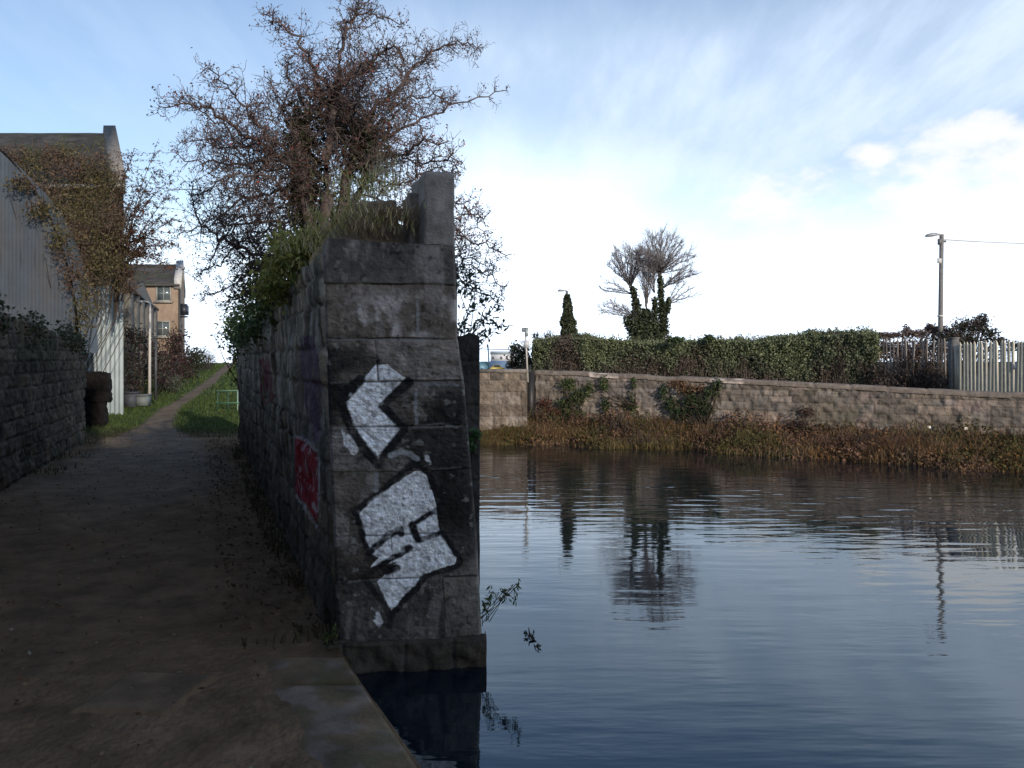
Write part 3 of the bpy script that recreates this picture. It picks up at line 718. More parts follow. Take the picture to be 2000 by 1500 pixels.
shrub('evergreen_shrub', 'dark evergreen shrub sprouting from the canal side of the pier', 'shrub',
      [(P(905,560,7.0),(.14,.2,.22)),(P(925,600,7.0),(.16,.2,.18)),(P(915,540,7.2),(.12,.2,.14)),(P(955,628,7.1),(.13,.18,.07)),(P(978,640,7.1),(.09,.12,.05)),(P(935,655,7.0),(.14,.15,.06)),(P(970,600,7.2),(.08,.12,.06)),(P(905,640,6.9),(.12,.15,.12)),(P(945,585,7.1),(.10,.15,.07))], .030,
      [(.045,.075,.05),(.06,.095,.06),(.035,.055,.04)], 430, base=P(898,690,7.0), asp=.34, droop=.5, sr=.35, stems=2)
shrub('water_weed', 'leafy weed leaning over the water from the foot of the pier', 'weed',
      [(P(958,1165,5.9),(.05,.06,.06)),(P(985,1160,5.9),(.04,.05,.06)),(P(1005,1160,5.85),(.03,.04,.07)),(P(950,1185,5.9),(.04,.05,.04)),(P(1012,1145,5.85),(.02,.03,.05))], .022, [(.07,.10,.035),(.05,.075,.03),(.09,.11,.05)], 130, base=P(938,1215,5.9), asp=.28, stems=2, stemcol=(.07,.075,.04), sr=.25)
shrub('water_weed', 'small sprig of weed floating on the dark canal near the pier', 'weed',
      [(P(1035,1240,6.35),(.05,.04,.02)),(P(1052,1262,6.1),(.02,.02,.015))], .02, [(.05,.06,.03),(.04,.05,.03)], 22, base=P(1040,1249,6.3)*A([1,1,0])-A([0,0,.03]), asp=.3, stems=2)
shrub('fern', 'small green fern in a joint at the waterline behind the pier', 'fern',
      [(P(920,868,6.6),(.05,.05,.06)),(P(930,850,6.6),(.04,.05,.05))], .03, [(.04,.10,.03),(.05,.13,.035)], 120, base=P(918,885,6.62), asp=.25)
shrub('weed', 'small yellow green weed at the foot of the pier on the towpath', 'weed',
      [(P(640,1245,5.55),(.07,.05,.03)),(P(655,1230,5.55),(.03,.03,.04))], .016, [(.10,.11,.03),(.07,.09,.025)], 120, base=P(648,1255,5.56), asp=.3)

# ------------------------------------------------------------------ hawthorn on the wall
def spline(pts, n):
    pts = np.asarray(pts, float); t = np.linspace(0, len(pts)-1, n); i = np.clip(t.astype(int), 0, len(pts)-2); f = (t-i)[:, None]
    p0 = pts[np.maximum(i-1, 0)]; p1 = pts[i]; p2 = pts[i+1]; p3 = pts[np.minimum(i+2, len(pts)-1)]
    return .5*((2*p1)+(-p0+p2)*f+(2*p0-5*p1+4*p2-p3)*f*f+(-p0+3*p1-3*p2+p3)*f**3)
def build_hawthorn():
    Yt = 8.4
    root = thing('hawthorn_tree', P(628, 490, Yt), 'wide hawthorn with red brown leaves growing out of the ruined wall', 'tree')
    tr = MB(); bk = A([.105, .080, .076])
    stems = [[(640,500),(636,400),(640,300),(654,216)], [(622,500),(605,420),(588,330),(580,250)], [(650,500),(672,400),(694,300),(724,223)], [(610,500),(600,440),(566,320)], [(660,500),(690,400),(724,316)]]
    for k, s in enumerate(stems):
        p = spline([P(x, y, Yt+.12*(k-2)*(j > 0)) for j, (x, y) in enumerate(s)], 9); tr.tube(p+.015*rng.normal(size=p.shape), np.linspace(.075, .035, 9)*(1 if k < 3 else .7), bk, 7)
    tr.build('trunk', M['bark'], root, smooth=True)
    BR = [([(642,300),(656,200),(635,165),(609,122),(573,72),(545,48),(523,31)], -.5, .030), ([(650,260),(654,216),(660,162),(667,93),(681,43),(703,14),(735,-6)], .3, .034),
          ([(672,75),(695,32),(742,32),(787,48)], .6, .014), ([(655,215),(660,172),(690,150),(714,133),(731,122),(750,100),(778,100),(793,144),(800,237)], -.8, .022),
          ([(690,310),(724,288),(796,245),(875,209),(983,178)], .5, .026), ([(690,290),(724,223),(785,165),(821,122),(847,104),(882,86),(912,84),(940,97)], 1.0, .024),
          ([(760,215),(796,194),(857,190),(868,200)], 1.3, .012), ([(690,330),(724,316),(782,302),(821,277),(875,280)], -1.0, .020), ([(780,302),(830,320),(880,312),(892,330)], -.8, .010),
          ([(620,340),(566,320),(480,266),(422,223),(379,203),(314,212)], -.6, .028), ([(610,350),(563,316),(469,320),(408,316),(343,309)], .7, .022), ([(560,315),(501,288),(426,288),(404,270),(350,280)], 1.2, .016),
          ([(640,470),(600,505),(530,500),(470,480),(429,460),(383,428),(372,360)], -1.1, .028), ([(600,330),(508,252),(462,190),(411,133)], -1.4, .014), ([(620,320),(573,266),(545,200),(523,151)], 1.0, .018),
          ([(600,400),(540,380),(470,390),(410,440),(350,455)], .9, .018), ([(610,440),(520,430),(450,450),(400,530)], -.2, .018), ([(560,480),(500,520),(450,560),(395,580)], .8, .016), ([(600,420),(530,350),(450,345),(385,385)], -.9, .016),
          ([(720,330),(760,250),(770,200),(765,170)], .2, .014), ([(600,270),(590,200),(560,140),(560,110)], .4, .014), ([(650,260),(640,200),(610,180),(590,130)], 1.2, .012), ([(650,300),(690,220),(700,170),(705,120)], -1.3, .014),
          ([(700,350),(780,360),(850,330),(890,340)], .4, .014), ([(780,430),(860,430),(915,420),(950,425)], -.4, .013), ([(780,440),(870,450),(930,470),(990,502)], -.5, .013), ([(800,450),(880,490),(930,520),(985,560)], -.6, .012), ([(800,470),(880,520),(920,560),(975,590)], -.4, .012), ([(700,380),(820,420),(900,400),(960,480)], .3, .012),
          ([(560,500),(520,560),(470,580),(440,600)], 1.5, .012), ([(560,330),(490,330),(440,250),(345,195)], .2, .014), ([(540,440),(480,470),(420,520),(380,540)], .5, .012)]
    limbs, lv, red = MB(), [], []
    tw = MB()
    g = np.random.default_rng(77)
    def twig(p0, dirn, ln, r, depth):
        n = 5; q = [p0]; d = dirn/np.linalg.norm(dirn)
        for k in range(n):
            d = d+g.normal(size=3)*.22+A([0, 0, .05]); d /= np.linalg.norm(d); q.append(q[-1]+d*ln/n)
        q = A(q); tw.tube(q, np.linspace(r, max(.0018, r*.35), n+1), bk*g.uniform(.8, 1.3), 3, False)
        if depth == 0 or ln < .12:
            lv.append(q[1:]); return
        lv.append(q[2:])
        for k in range(int(g.integers(3, 6))):
            i = int(g.integers(1, n+1)); f = g.normal(size=3); dd = (q[i]-q[i-1]); dd = dd/np.linalg.norm(dd)
            f -= dd*f.dot(dd); f /= np.linalg.norm(f)
            twig(q[i], dd*.6+f*.9, ln*g.uniform(.35, .6), r*.55, depth-1)
    for pts, dy, r in BR:
        n = 5*len(pts); m3 = A([P(x, y, Yt+dy*(j/(len(pts)-1))**.8) for j, (x, y) in enumerate(pts)])
        p = spline(m3, n); p[1:] += .018*g.normal(size=(n-1, 3)); rr = np.linspace(r, .005, n)
        limbs.tube(p, rr, bk, 5, False)
        seg = np.linalg.norm(np.diff(p, axis=0), axis=1).sum()
        for i in range(2, n):
            f0 = i/n
            for _ in range(3):
                dd = p[i]-p[i-1]; dd /= np.linalg.norm(dd); f = g.normal(size=3); f -= dd*f.dot(dd); f /= np.linalg.norm(f)
                ln = g.uniform(.10, .36)*(1.15-.8*f0)*min(1.2, .5+seg*.35)
                twig(p[i], dd*.55+f, ln, .006*(1.2-.6*f0), 1 if ln < .28 else 2)
    # dense thicket round the stems
    for (x, y, rad) in ((590,330,.22),(640,280,.24),(700,270,.24),(600,410,.22),(650,380,.22),(690,330,.2),(560,400,.25),(510,400,.28),(480,350,.25),(520,300,.25),(640,210,.2),(740,260,.2),(590,230,.22),(460,420,.25),(540,460,.22)):
        c = P(x, y, Yt)
        for _ in range(46):
            twig(c+g.normal(size=3)*A([rad, .5, rad])*.7, g.normal(size=3)+A([0, 0, .5]), g.uniform(.2, .45), .005, 1)
    limbs.build('limbs', M['bark'], root, smooth=True); tw.build('twigs', M['bark'], root)
    L = np.concatenate(lv); L = L[g.random(len(L)) < .95]
    L = L+g.normal(size=L.shape)*.02; L = L[g.random(len(L)) < .32]
    fo = MB()
    zz = fbm(L[:, 0]*2+L[:, 1], L[:, 2]*2, 171)
    rust = L[zz > .5]; gr = L[zz <= .5]
    fo.leaves(rust, .0125, [(.15,.085,.075),(.18,.105,.08),(.13,.08,.072),(.19,.09,.08),(.14,.10,.08)], .6)
    fo.leaves(gr, .012, [(.12,.09,.06),(.14,.085,.065),(.09,.085,.05),(.17,.08,.065)], .6)
    ber = L[g.random(len(L)) < .03]; fo.leaves(ber+g.normal(size=ber.shape)*.02, .009, [(.35,.05,.04),(.28,.04,.035)], 1.)
    fo.build('foliage', M['dry'], root)
    iv = MB()
    for (x0, y0, x1, y1, rr, n) in ((588,210,602,450,.09,1500),(598,300,610,470,.10,1200),(690,230,705,300,.13,900),(720,270,712,330,.10,600),(640,190,650,260,.08,400),(650,400,660,470,.10,600)):
        t = g.random(n)[:, None]; c = P(x0, y0, Yt)*(1-t)+P(x1, y1, Yt)*t; iv.leaves(c+g.normal(size=(n, 3))*rr, .026, [(.03,.04,.018),(.045,.055,.022),(.06,.055,.03)], .7)
    iv.build('ivy', M['leaf'], root)
build_hawthorn()

# ------------------------------------------------------------------ left side: stone wall, shed, mill, houses
def lw(Y): return -7.77-.363*(Y-12.2)
def build_left_wall():
    root = thing('stone_wall', (lw(12), 12, .1), 'dark rubble stone wall along the left side of the towpath', 'wall')
    rows = rowlist(0, 3.6, .16, .30, 181)
    X, col, U, V, d, i = wall_face((lw(2.5), 2.5), (lw(19.6), 19.6), .05, (3.2, 2.62), .032, rows, .22, .6, A([.092, .074, .054]), 182, .05, .06, .4, mortar=(.03,.028,.025), top=lambda u: .22*(fbm(u*.9, u*0, 183)-.5)+.1*(fbm(u*3, u*0, 184)-.5))
    ms = sstep(.5, .7, fbm(U*1.1, V*1.3, 185))[..., None]; col = col*(1-.6*ms)+A([.03, .038, .018])*.6*ms
    m = MB(); m.grid(X, col); m.build('wall_face', M['rubble'], root, smooth=True)
    m = MB(); m.prism([(lw(2.5)-.06, 2.5), (lw(19.6)-.06, 19.5), (lw(19.6)-.6, 19.3), (lw(2.5)-.6, 2.3)], 0, [3.05, 2.5, 2.5, 3.05], A([.05, .048, .045])); m.build('wall_core', M['rubble'], root)
    iv = MB()
    Yq = rng.uniform(9, 19.5, 4200); zq = np.interp(Yq, [2.5, 19.6], [3.2, 2.62])+rng.normal(size=4200)*.12-.25*rng.random(4200)**2
    ok = fbm(Yq*.7, Yq*0, 186) > .42; iv.leaves(np.stack([lw(Yq)+rng.normal(size=4200)*.09, Yq, zq], 1)[ok], .035, [(.028,.045,.02),(.05,.06,.025),(.06,.05,.03)], .7)
    iv.build('ivy', M['leaf'], root)
build_left_wall()
def build_gate_pier():
    root = thing('gate_pier', P(188, 825, 23.0), 'short black broken gate pier with a wider head at the end of the wall', 'gate pier')
    Y = 23.0
    rough_block('pier_head', px_block(160, 211, Y, .7, .25), P(0, 786, Y)[2], P(0, 728, Y)[2], (.008, .007, .007), 191, M['rubble'], root, .09)
    rough_block('pier_shaft', px_block(166, 203, Y+.05, .55, .2), .1, P(0, 782, Y)[2], (.008, .007, .007), 192, M['rubble'], root, .1)
build_gate_pier()
# moving a built child under its Empty: rough_block builds in world space, MB.build subtracts the parent's place
def build_shed():
    Y = 21.0; cx = -15.45; R = 4.1; base = 1.35
    root = thing('corrugated_shed', (cx, Y, .1), 'grey round topped corrugated metal shed behind the stone wall', 'shed')
    n = 1000; m = MB()
    x = np.linspace(cx-R, cx+R, n); top = base+np.sqrt(np.maximum(0, 1-((x-cx)/R)**2))*6.1+1.0
    top = np.where((x-cx) > R*.985, base+1, top)
    w = np.linspace(0, 1, 20)
    cor = .003*np.sin(x*2*math.pi/.10)
    X = np.repeat(x[:, None], 20, 1); Z = top[:, None]*w[None]; Yg = np.repeat((Y+cor)[:, None], 20, 1)
    rust = sstep(.56, .74, fbm(X*1.6, Z*.5, 201))[..., None]; st = (.75+.5*fbm(X*2.6, Z*.35, 202))[..., None]
    col = A([.068, .082, .100])*st; col = col*(1-.45*rust)+A([.085, .07, .06])*.45*rust
    lap = ((np.mod(Z, 2.4) < .05)[..., None])*.35; col = col*(1-lap)
    m.grid(np.stack([X, Yg, Z], -1), col); m.build('end_wall', M['render'], root, smooth=True)
    m = MB(); th = np.linspace(0, math.pi, 40); ys = np.linspace(Y+.03, Y+3.2, 30)
    T, YY = np.meshgrid(th, ys, indexing='ij'); X = cx+np.cos(T)*(R+.05); Z = base+1.0+np.sin(T)*6.15
    YY = YY+0*(X); X = X-.363*(YY-Y)
    m.grid(np.stack([X, YY, Z], -1), A([.11, .12, .125])*(.7+.6*fbm(T*4, YY*1.5, 203))[..., None]); m.build('roof', M['render'], root, smooth=True)
build_shed()
def gable_house(name, label, x0, x1, y0, y1, zb, ze, zr, wallc, roofc, parapet=0.0, wmat='brick', group=None, ridge_y=None, parc=(.2,.18,.16), cat='building', skew=-.37):
    """Ridge runs along x; the roof slopes down to y0 and y1. skewed along the towpath direction."""
    root = thing(name, ((x0+x1)/2, y0, zb), label, cat, group)
    ry = ridge_y or (y0+y1)/2; sk = lambda y: skew*(y-y0)
    m = MB()
    def w(x, y, z): return (x+sk(y), y, z)
    nb = 40
    xs, zs = np.meshgrid(np.linspace(x0, x1, nb), np.linspace(zb, ze, nb), indexing='ij')
    cf = A(wallc)*(.8+.4*fbm(xs*1.1, zs*1.1, 211))[..., None]
    m.grid(np.stack([xs, xs*0+y0, zs], -1), cf)
    for xx in (x0, x1):
        v = [w(xx, y0, zb), w(xx, y1, zb), w(xx, y1, ze), w(xx, ry, zr), w(xx, y0, ze)]; m.add(v, wallc, [(0, 1, 2, 4)], [(4, 2, 3)])
    m.add([w(x0, y1, zb), w(x1, y1, zb), w(x1, y1, ze), w(x0, y1, ze)], wallc, [(0, 1, 2, 3)])
    m.build('wall', M[wmat], root)
    m = MB(); ov = .18
    n1, n2 = 60, 28
    for (ya, za, yb, zb_) in ((y0-ov, ze-ov*.6, ry, zr+.03), (y1+ov, ze-ov*.6, ry, zr+.03)):
        a, b = np.meshgrid(np.linspace(0, 1, n1), np.linspace(0, 1, n2*2), indexing='ij')
        bb = np.floor(b*n2)/n2; X = x0+(x1-x0)*a; Yv = ya+(yb-ya)*b; Z = za+(zb_-za)*b+.045*(1-(b*n2-np.floor(b*n2-1e-6)))+.03*(fbm(X*1.5, Yv*2, 212)-.5)
        idn = np.floor(b*n2-1e-6)*57+np.floor(X/.35+.5*(np.floor(b*n2) % 2))
        col = A(roofc)*(.75+.5*hash2(idn.astype(int), idn.astype(int)*0, 213))[..., None]*(.7+.6*fbm(X*.9, Yv*.9, 214))[..., None]
        mo = sstep(.52, .7, fbm(X*1.4, Yv*1.4, 215))[..., None]*.5; col = col*(1-mo)+A([.05, .06, .025])*mo
        m.grid(np.stack([X+sk(Yv), Yv, Z], -1), col)
    m.build('roof', M['slate'], root)
    if parapet:
        m = MB(); t = .4
        for xx in (x1,):
            for (ya, za, yb, zb_) in ((y0-.15, ze, ry, zr), (y1+.1, ze, ry, zr)):
                p = [w(xx-t, ya, za-.3), w(xx+.06, ya, za-.3), w(xx+.06, yb, zb_-.3), w(xx-t, yb, zb_-.3)]
                q = [(a, b, c+.3+parapet) for a, b, c in p]; m.hexa(p+q, parc)
        m.build('gable_coping', M['stone'], root)
    return root
def window(parent, xc, y, zc, wd, ht, bars=(1, 1), glassc=(.05,.06,.07), framec=(.35,.34,.32), sill=True):
    m = MB(); f = .07
    for sx in (-1, 1): m.box((xc+sx*(wd/2-f/2), y-.03, zc), (f, .10, ht), framec)
    for sz in (-1, 1): m.box((xc, y-.03, zc+sz*(ht/2-f/2)), (wd-2*f, .096, f), framec)
    for k in range(bars[0]): m.box((xc-wd/2+wd*(k+1)/(bars[0]+1), y-.02, zc), (.05, .06, ht-2*f), framec)
    for k in range(bars[1]): m.box((xc, y-.02, zc-ht/2+ht*(k+1)/(bars[1]+1)), (wd-2*f, .052, .045), framec)
    w = m.build('window', M['paint'], parent)
    m = MB(); m.box((xc, y-.004, zc), (wd-.04, .02, ht-.04), glassc); m.build('pane', M['glass'], w)
    if sill:
        m = MB(); m.box((xc, y-.07, zc-ht/2-.06), (wd+.25, .2, .12), (.3, .27, .23)); m.build('sill', M['stone'], w)
    return w
mill = gable_house('stone_mill', 'tall old stone mill with a mossy slate roof, smothered in autumn creeper', -26.0, -13.05, 27.0, 34.0, .1, 8.0, 10.75, (.19, .155, .12), (.05, .048, .045), .32, ridge_y=30.6, parc=(.22, .2, .18), skew=-.585)
def mill_extras():
    m = MB(); m.box((-19.5, 26.77, 7.93), (13.0, .14, .12), (.42, .40, .37)); m.build('gutter', M['paint'], mill)
    n = 240; x = np.linspace(-15.7, -12.98, n); z = np.linspace(.15, 4.6, 24)
    X, Z = np.meshgrid(x, z, indexing='ij'); Yg = 26.86+.018*np.sin(X*2*math.pi/.15)
    st = (.8+.4*fbm(X*3.2, Z*.4, 221))[..., None]; dirt = sstep(1.6, .1, Z)[..., None]
    col = A([.36, .42, .45])*st; col = col*(1-.35*dirt)+A([.16, .22, .24])*.35*dirt  # sheets get darker towards the bottom
    m = MB(); m.grid(np.stack([X, Yg, Z], -1), col)
    # return along the towpath side
    y = np.linspace(26.86, 33.4, 60); Yr, Zr = np.meshgrid(y, z, indexing='ij'); Xr = -12.98-.585*(Yr-26.86)+.018*np.sin(Yr*40)
    m.grid(np.stack([Xr, Yr, Zr], -1), A([.33, .38, .40])*(.8+.4*fbm(Yr*3, Zr*.5, 222))[..., None])
    m.build('painted_cladding', M['render'], mill, smooth=True)['label'] = 'pale blue painted corrugated cladding on the lower wall'
    m = MB(); m.box((-15.1, 26.72, 3.0), (.9, .12, 1.5), (.03, .035, .05)); m.build('door', M['paint'], mill)
    for xc in (-24., -21.5, -19.): window(mill, xc, 27.0, 5.4, 1.0, 1.5)
mill_extras()
row = gable_house('low_workshop', 'long low grey workshop running beside the towpath behind the mill', -24.0, -16.83, 35.2, 50., .3, 5.2, 6.2, (.17, .16, .14), (.06, .055, .05), 0, ridge_y=42, skew=-.36)
def workshop_side():
    # pilasters down the path side
    m = MB()
    for k in range(6):
        y = 35.5+k*2.6; m.box((-16.78-.36*(y-35.2), y, 2.7), (.16, .45, 4.9), (.14, .13, .115))
    m.build('pilasters', M['brick'], row)
    m = MB(); m.tube([(-16.7-.36*(y-35.2), y, 5.22) for y in (35.2, 42, 49.9)], .09, (.03, .03, .03), 6); m.build('gutter', M['metal'], row)
workshop_side()
Yb = 52.0
tan = gable_house('tan_house', 'tall tan brick house with a slate roof and a pale gable edge', -34., P(352,0,Yb)[0], Yb, 60., .8, P(0,555,Yb)[2], P(0,517,56)[2], (.31, .23, .17), (.075, .066, .058), .3, ridge_y=56., parc=(.5, .48, .45))
for (px, py) in ((320, 573), (318, 642)):
    p = P(px, py, Yb); window(tan, p[0], Yb, p[2], .95, 1.0, (1, 1), (.10, .12, .13), (.30, .30, .28))
for (px, py) in ((270, 573), (268, 642)):
    p = P(px, py, Yb); window(tan, p[0], Yb, p[2], .95, 1.0, (1, 1), (.10, .12, .13), (.30, .30, .28))
m = MB(); p = P(358, 555, Yb); m.tube([(P(352,0,Yb)[0]-.0, Yb-.1, p[2]), (P(352,0,Yb)[0]-.0, Yb-.1, 1.0)], .06, (.05, .05, .05), 6); m.tube([(-30, Yb-.22, P(0,556,Yb)[2]-.05), (P(352,0,Yb)[0], Yb-.22, P(0,556,Yb)[2]-.05)], .07, (.06, .055, .05), 6); m.build('gutter', M['metal'], tan)
def build_alarm_box():
    p = P(359, 606, 52.4); root = thing('hoist_box', p, 'dark box fixed high on the side of the tan house', 'box')
    m = MB(); m.box(p+A([.02, 0, 0]), (.42, .5, .62), (.02, .024, .035)); m.box(p+A([.02, 0, .36]), (.30, .4, .12), (.02, .024, .035)); m.build('housing', M['paint'], root)
    m = MB(); m.box(p+A([.0, 0, -.42]), (.36, .45, .1), (.03, .03, .035)); m.build('bracket', M['metal'], root); m = MB(); m.tube([p+A([-.25, 0, .1]), p+A([-.7, 0, .1])], .04, (.03, .03, .03), 5); m.build('arm', M['metal'], root)
build_alarm_box()
def build_pole_lamp():
    b = P(292, 775, 30.5); t = P(293, 592, 30.5); root = thing('lamp_post', b, 'slender white lamp post in front of the low workshop', 'lamp post')
    m = MB(); m.tube([b-A([0,0,.2]), (b+t)/2, t], [.06, .05, .04], A([.55, .52, .48]), 8); m.build('pole', M['paint'], root, smooth=True)
    m = MB(); m.tube([t, t+A([-.12, -.1, .06]), t+A([-.26, -.2, .07])], [.035, .03, .03], (.5, .48, .45), 6); m.box(t+A([-.30, -.22, .05]), (.22, .12, .08), (.55, .53, .5)); m.build('lamp_head', M['paint'], root)
build_pole_lamp()
def build_post():
    b = P(304, 770, 30.0); t = P(304, 660, 30.0)
    root = thing('fence_post', b, 'thin dark steel post beside the white lamp post', 'post'); m = MB(); m.tube([b-A([0,0,.2]), t], .045, (.08, .085, .09), 6); m.build('post', M['metal'], root)
    m = MB(); m.box(t, (.12, .12, .03), (.08, .085, .09)); m.build('cap', M['metal'], root)
build_post()
def build_box(px, py, w, h, Y, col, label):
    p = P(px, py, Y); root = thing('utility_box', p, label, 'box'); m = MB(); m.box(p+A([0, 0, h/2]), (w, .4, h), col); m.build('cabinet', M['render'], root)
    m = MB(); m.box(p+A([0, -.02, h+.025]), (w+.06, .48, .05), A(col)*.8); m.build('lid', M['render'], root)
build_box(278, 792, .46, .36, 29.2, (.15, .17, .17), 'low pale concrete box in the grass beside the white lamp post')
build_box(256, 795, .4, .5, 29.0, (.06, .065, .08), 'low dark box in the grass against the pale blue cladding')
# creeper over the mill and shed
def build_creeper():
    base = A([-13.2, 24.6, .3]); root = thing('overgrown_creeper', base, 'huge tangled autumn creeper, olive and rust, over the shed and the stone mill', 'creeper')
    cl = [((60,330),25.8,(1.2,.5,.6)),((130,320),25.8,(1.0,.5,.6)),((190,330),25.6,(.7,.5,.8)),((90,390),25.4,(.9,.6,.7)),((150,400),25.2,(1.,.6,.8)),((200,400),25.2,(.6,.6,.8)),((130,450),24.8,(.8,.6,.7)),((185,470),24.6,(.8,.6,.9)),((215,450),24.6,(.4,.5,.8)),((165,530),24.2,(.7,.6,.8)),((190,520),24.2,(.5,.5,.6)),((150,590),23.9,(.3,.3,.5)),((30,310),25.8,(.8,.5,.5)),((120,470),20.7,(.45,.25,.55)),((145,540),20.7,(.4,.25,.6)),((85,410),20.7,(.5,.25,.35)),((165,610),20.7,(.35,.3,.6)),((45,360),20.7,(.45,.25,.25)),((160,570),22.5,(.3,.3,.6)),((215,360),25.4,(.4,.5,.6)),((170,350),25.5,(.8,.5,.6)),((110,300),26.2,(1.,.4,.4)),((230,520),24.6,(.3,.4,.6)),((250,560),24.8,(.4,.4,.3))]
    OL = [(.12,.10,.04),(.14,.115,.05),(.09,.08,.035),(.07,.065,.03),(.15,.115,.06)]; RU = [(.13,.08,.05),(.11,.065,.045),(.09,.06,.045),(.15,.10,.06)]
    f = MB(); s = MB()
    for (xy, Y, r) in cl:
        c = P(*xy, Y); n = int(1550*(r[0]*r[2])**.7)
        d = rng.normal(size=(n, 3)); d /= np.linalg.norm(d, axis=1, keepdims=True); p = c+d*rng.random((n, 1))**.4*A(r)*(1+.25*rng.normal(size=(n, 1)))
        z = fbm(p[:, 0]*1.3+3, p[:, 2]*1.3, 231); f.leaves(p[z > .56], .042, RU, .45, .2); f.leaves(p[z <= .56], .042, OL, .45, .2)
        for _ in range(16):
            e = c+np.minimum(rng.normal(size=3)*A(r)*.7, .45); b0 = A([rng.normal()*.3+(-13.4), 24.4, 1.2]) if rng.random() < .4 else c+rng.normal(size=3)*A(r)*.5
            s.tube(spline([b0, (b0+e)/2+rng.normal(size=3)*.12, e], 6), [.016, .014, .012, .010, .008, .006], (.09, .07, .055), 4, False)
    f.build('foliage', M['leaf'], root); s.build('stems', M['bark'], root)
build_creeper()
def build_side_tree():
    base = A([-12.6, 25.2, .2]); root = thing('buddleia_shrub', base, 'loose feathery shrub with reddish leaf sprays leaning from the mill corner', 'shrub')
    s, lv = MB(), []
    tips = [(258,305),(300,335),(325,385),(335,430),(320,480),(345,480),(300,300),(245,320),(270,360),(285,410),(300,450),(250,400),(260,450),(310,500),(270,500),(330,350),(240,380),(290,380),(335,520),(255,540),(240,460),(315,420)]
    g = np.random.default_rng(8)
    for (x, y) in tips:
        e = P(x, y, 25.6+g.normal()*.5); st = P(232+g.normal()*8, 560+g.normal()*30, 25.2); mid = (st+e)/2+A([-.15, 0, .35])
        q = spline([st, mid, e], 12); s.tube(q, np.linspace(.03, .006, 12), (.06, .045, .035), 4, False)
        for i in range(4, 12):
            for _ in range(4):
                d = g.normal(size=3)*A([.35, .35, .22])+A([.05, 0, .03]); q2 = A([q[i], q[i]+d*.6, q[i]+d+A([0, 0, -.06])]); s.tube(q2, [.006, .004, .003], (.07, .05, .04), 3, False)
                t = g.random(12)[:, None]; lv.append(q2[0]*(1-t)+q2[2]*t+g.normal(size=(12, 3))*.035)
    s.build('stems', M['bark'], root); f = MB(); f.leaves(np.concatenate(lv), .042, [(.12,.045,.035),(.09,.06,.035),(.07,.06,.03),(.15,.06,.045),(.06,.045,.035)], .35, .3); f.build('foliage', M['leaf'], root)
build_side_tree()
DARK = [(.03,.028,.028),(.045,.035,.032),(.035,.04,.022),(.055,.03,.03)]
shrub('bramble_thicket', 'dark bramble thicket between the pale blue cladding and the lamp post', 'thicket', [(P(262,700,31.5),(.5,.6,.9)),(P(275,665,32),(.5,.6,.6)),(P(258,740,31),(.4,.5,.5)),(P(285,730,32),(.45,.5,.8)),(P(255,655,32),(.35,.5,.5)),(P(310,720,33),(.5,.5,.9)),(P(300,690,33),(.5,.5,.7))], .055, DARK, 3400, base=P(272,775,31.5))
shrub('bramble_thicket', 'red brown bushy thicket under the windows of the tan house', 'thicket', [(P(340,690,40),(.7,.7,.9)),(P(345,665,42),(.6,.7,.7)),(P(330,720,38),(.7,.6,.8)),(P(355,715,40),(.6,.6,.8)),(P(320,745,36),(.5,.5,.6))], .07, DARK+[(.09,.03,.035),(.07,.03,.03)], 3000, base=P(335,765,38))
shrub('bush', 'dark green bush halfway up the grass bank', 'bush', [(P(372,705,46),(.6,.7,.8)),(P(385,700,48),(.6,.7,.7)),(P(365,730,44),(.6,.6,.7))], .08, [(.03,.045,.02),(.045,.055,.025),(.035,.035,.025)], 1800, base=P(372,750,45))
shrub('bush', 'grey purple leafless bush near the crest of the path', 'bush', [(P(402,698,54),(.6,.7,.7)),(P(412,702,57),(.5,.7,.6)),(P(398,720,52),(.6,.6,.6))], .06, [(.06,.05,.055),(.08,.065,.065),(.045,.04,.04)], 1500, base=P(402,735,53), asp=.25, stems=14)
shrub('low_bush', 'low grey green bush at the edge of the grass under the thicket', 'bush', [(P(335,750,35),(.35,.4,.4)),(P(345,745,36),(.3,.4,.35))], .05, [(.10,.10,.08),(.07,.08,.05)], 500, base=P(336,770,35))
shrub('small_conifer', 'small pointed brown green conifer on the crest of the path', 'conifer', [(P(458,706,58.5),(.18,.18,.22)),(P(458,700,58.5),(.16,.16,.2)),(P(457.5,694,58.5),(.09,.09,.2))], .05, [(.07,.06,.03),(.09,.06,.035),(.05,.055,.03)], 700, base=P(458,713,58.5))
def build_railing():
    Y = 28.0; xs = [P(x, 0, Y)[0] for x in (425, 445, 464)]; zb = P(0, 806, Y)[2]; zt = P(0, 763, Y)[2]
    root = thing('towpath_railing', (xs[0], Y, zb), 'low green and white metal railing on the grass by the wall', 'railing')
    for k, x in enumerate(xs+[P(484, 0, Y)[0]]):
        m = MB(); w = k == 2; m.tube([(x, Y, zb-.2), (x, Y, zt)], .022, (.22, .32, .26) if w else (.02, .07, .04), 6); m.build('post', M['paint'], root)
    for z, c in ((zt, (.14, .27, .19)), (P(0, 787, Y)[2], (.07, .18, .12))):
        m = MB(); m.tube([(xs[0]-.04, Y-.03, z-.012), (P(486, 0, Y)[0], Y-.03, z+.02)], .024, c, 6); m.build('rail', M['paint'], root)
build_railing()

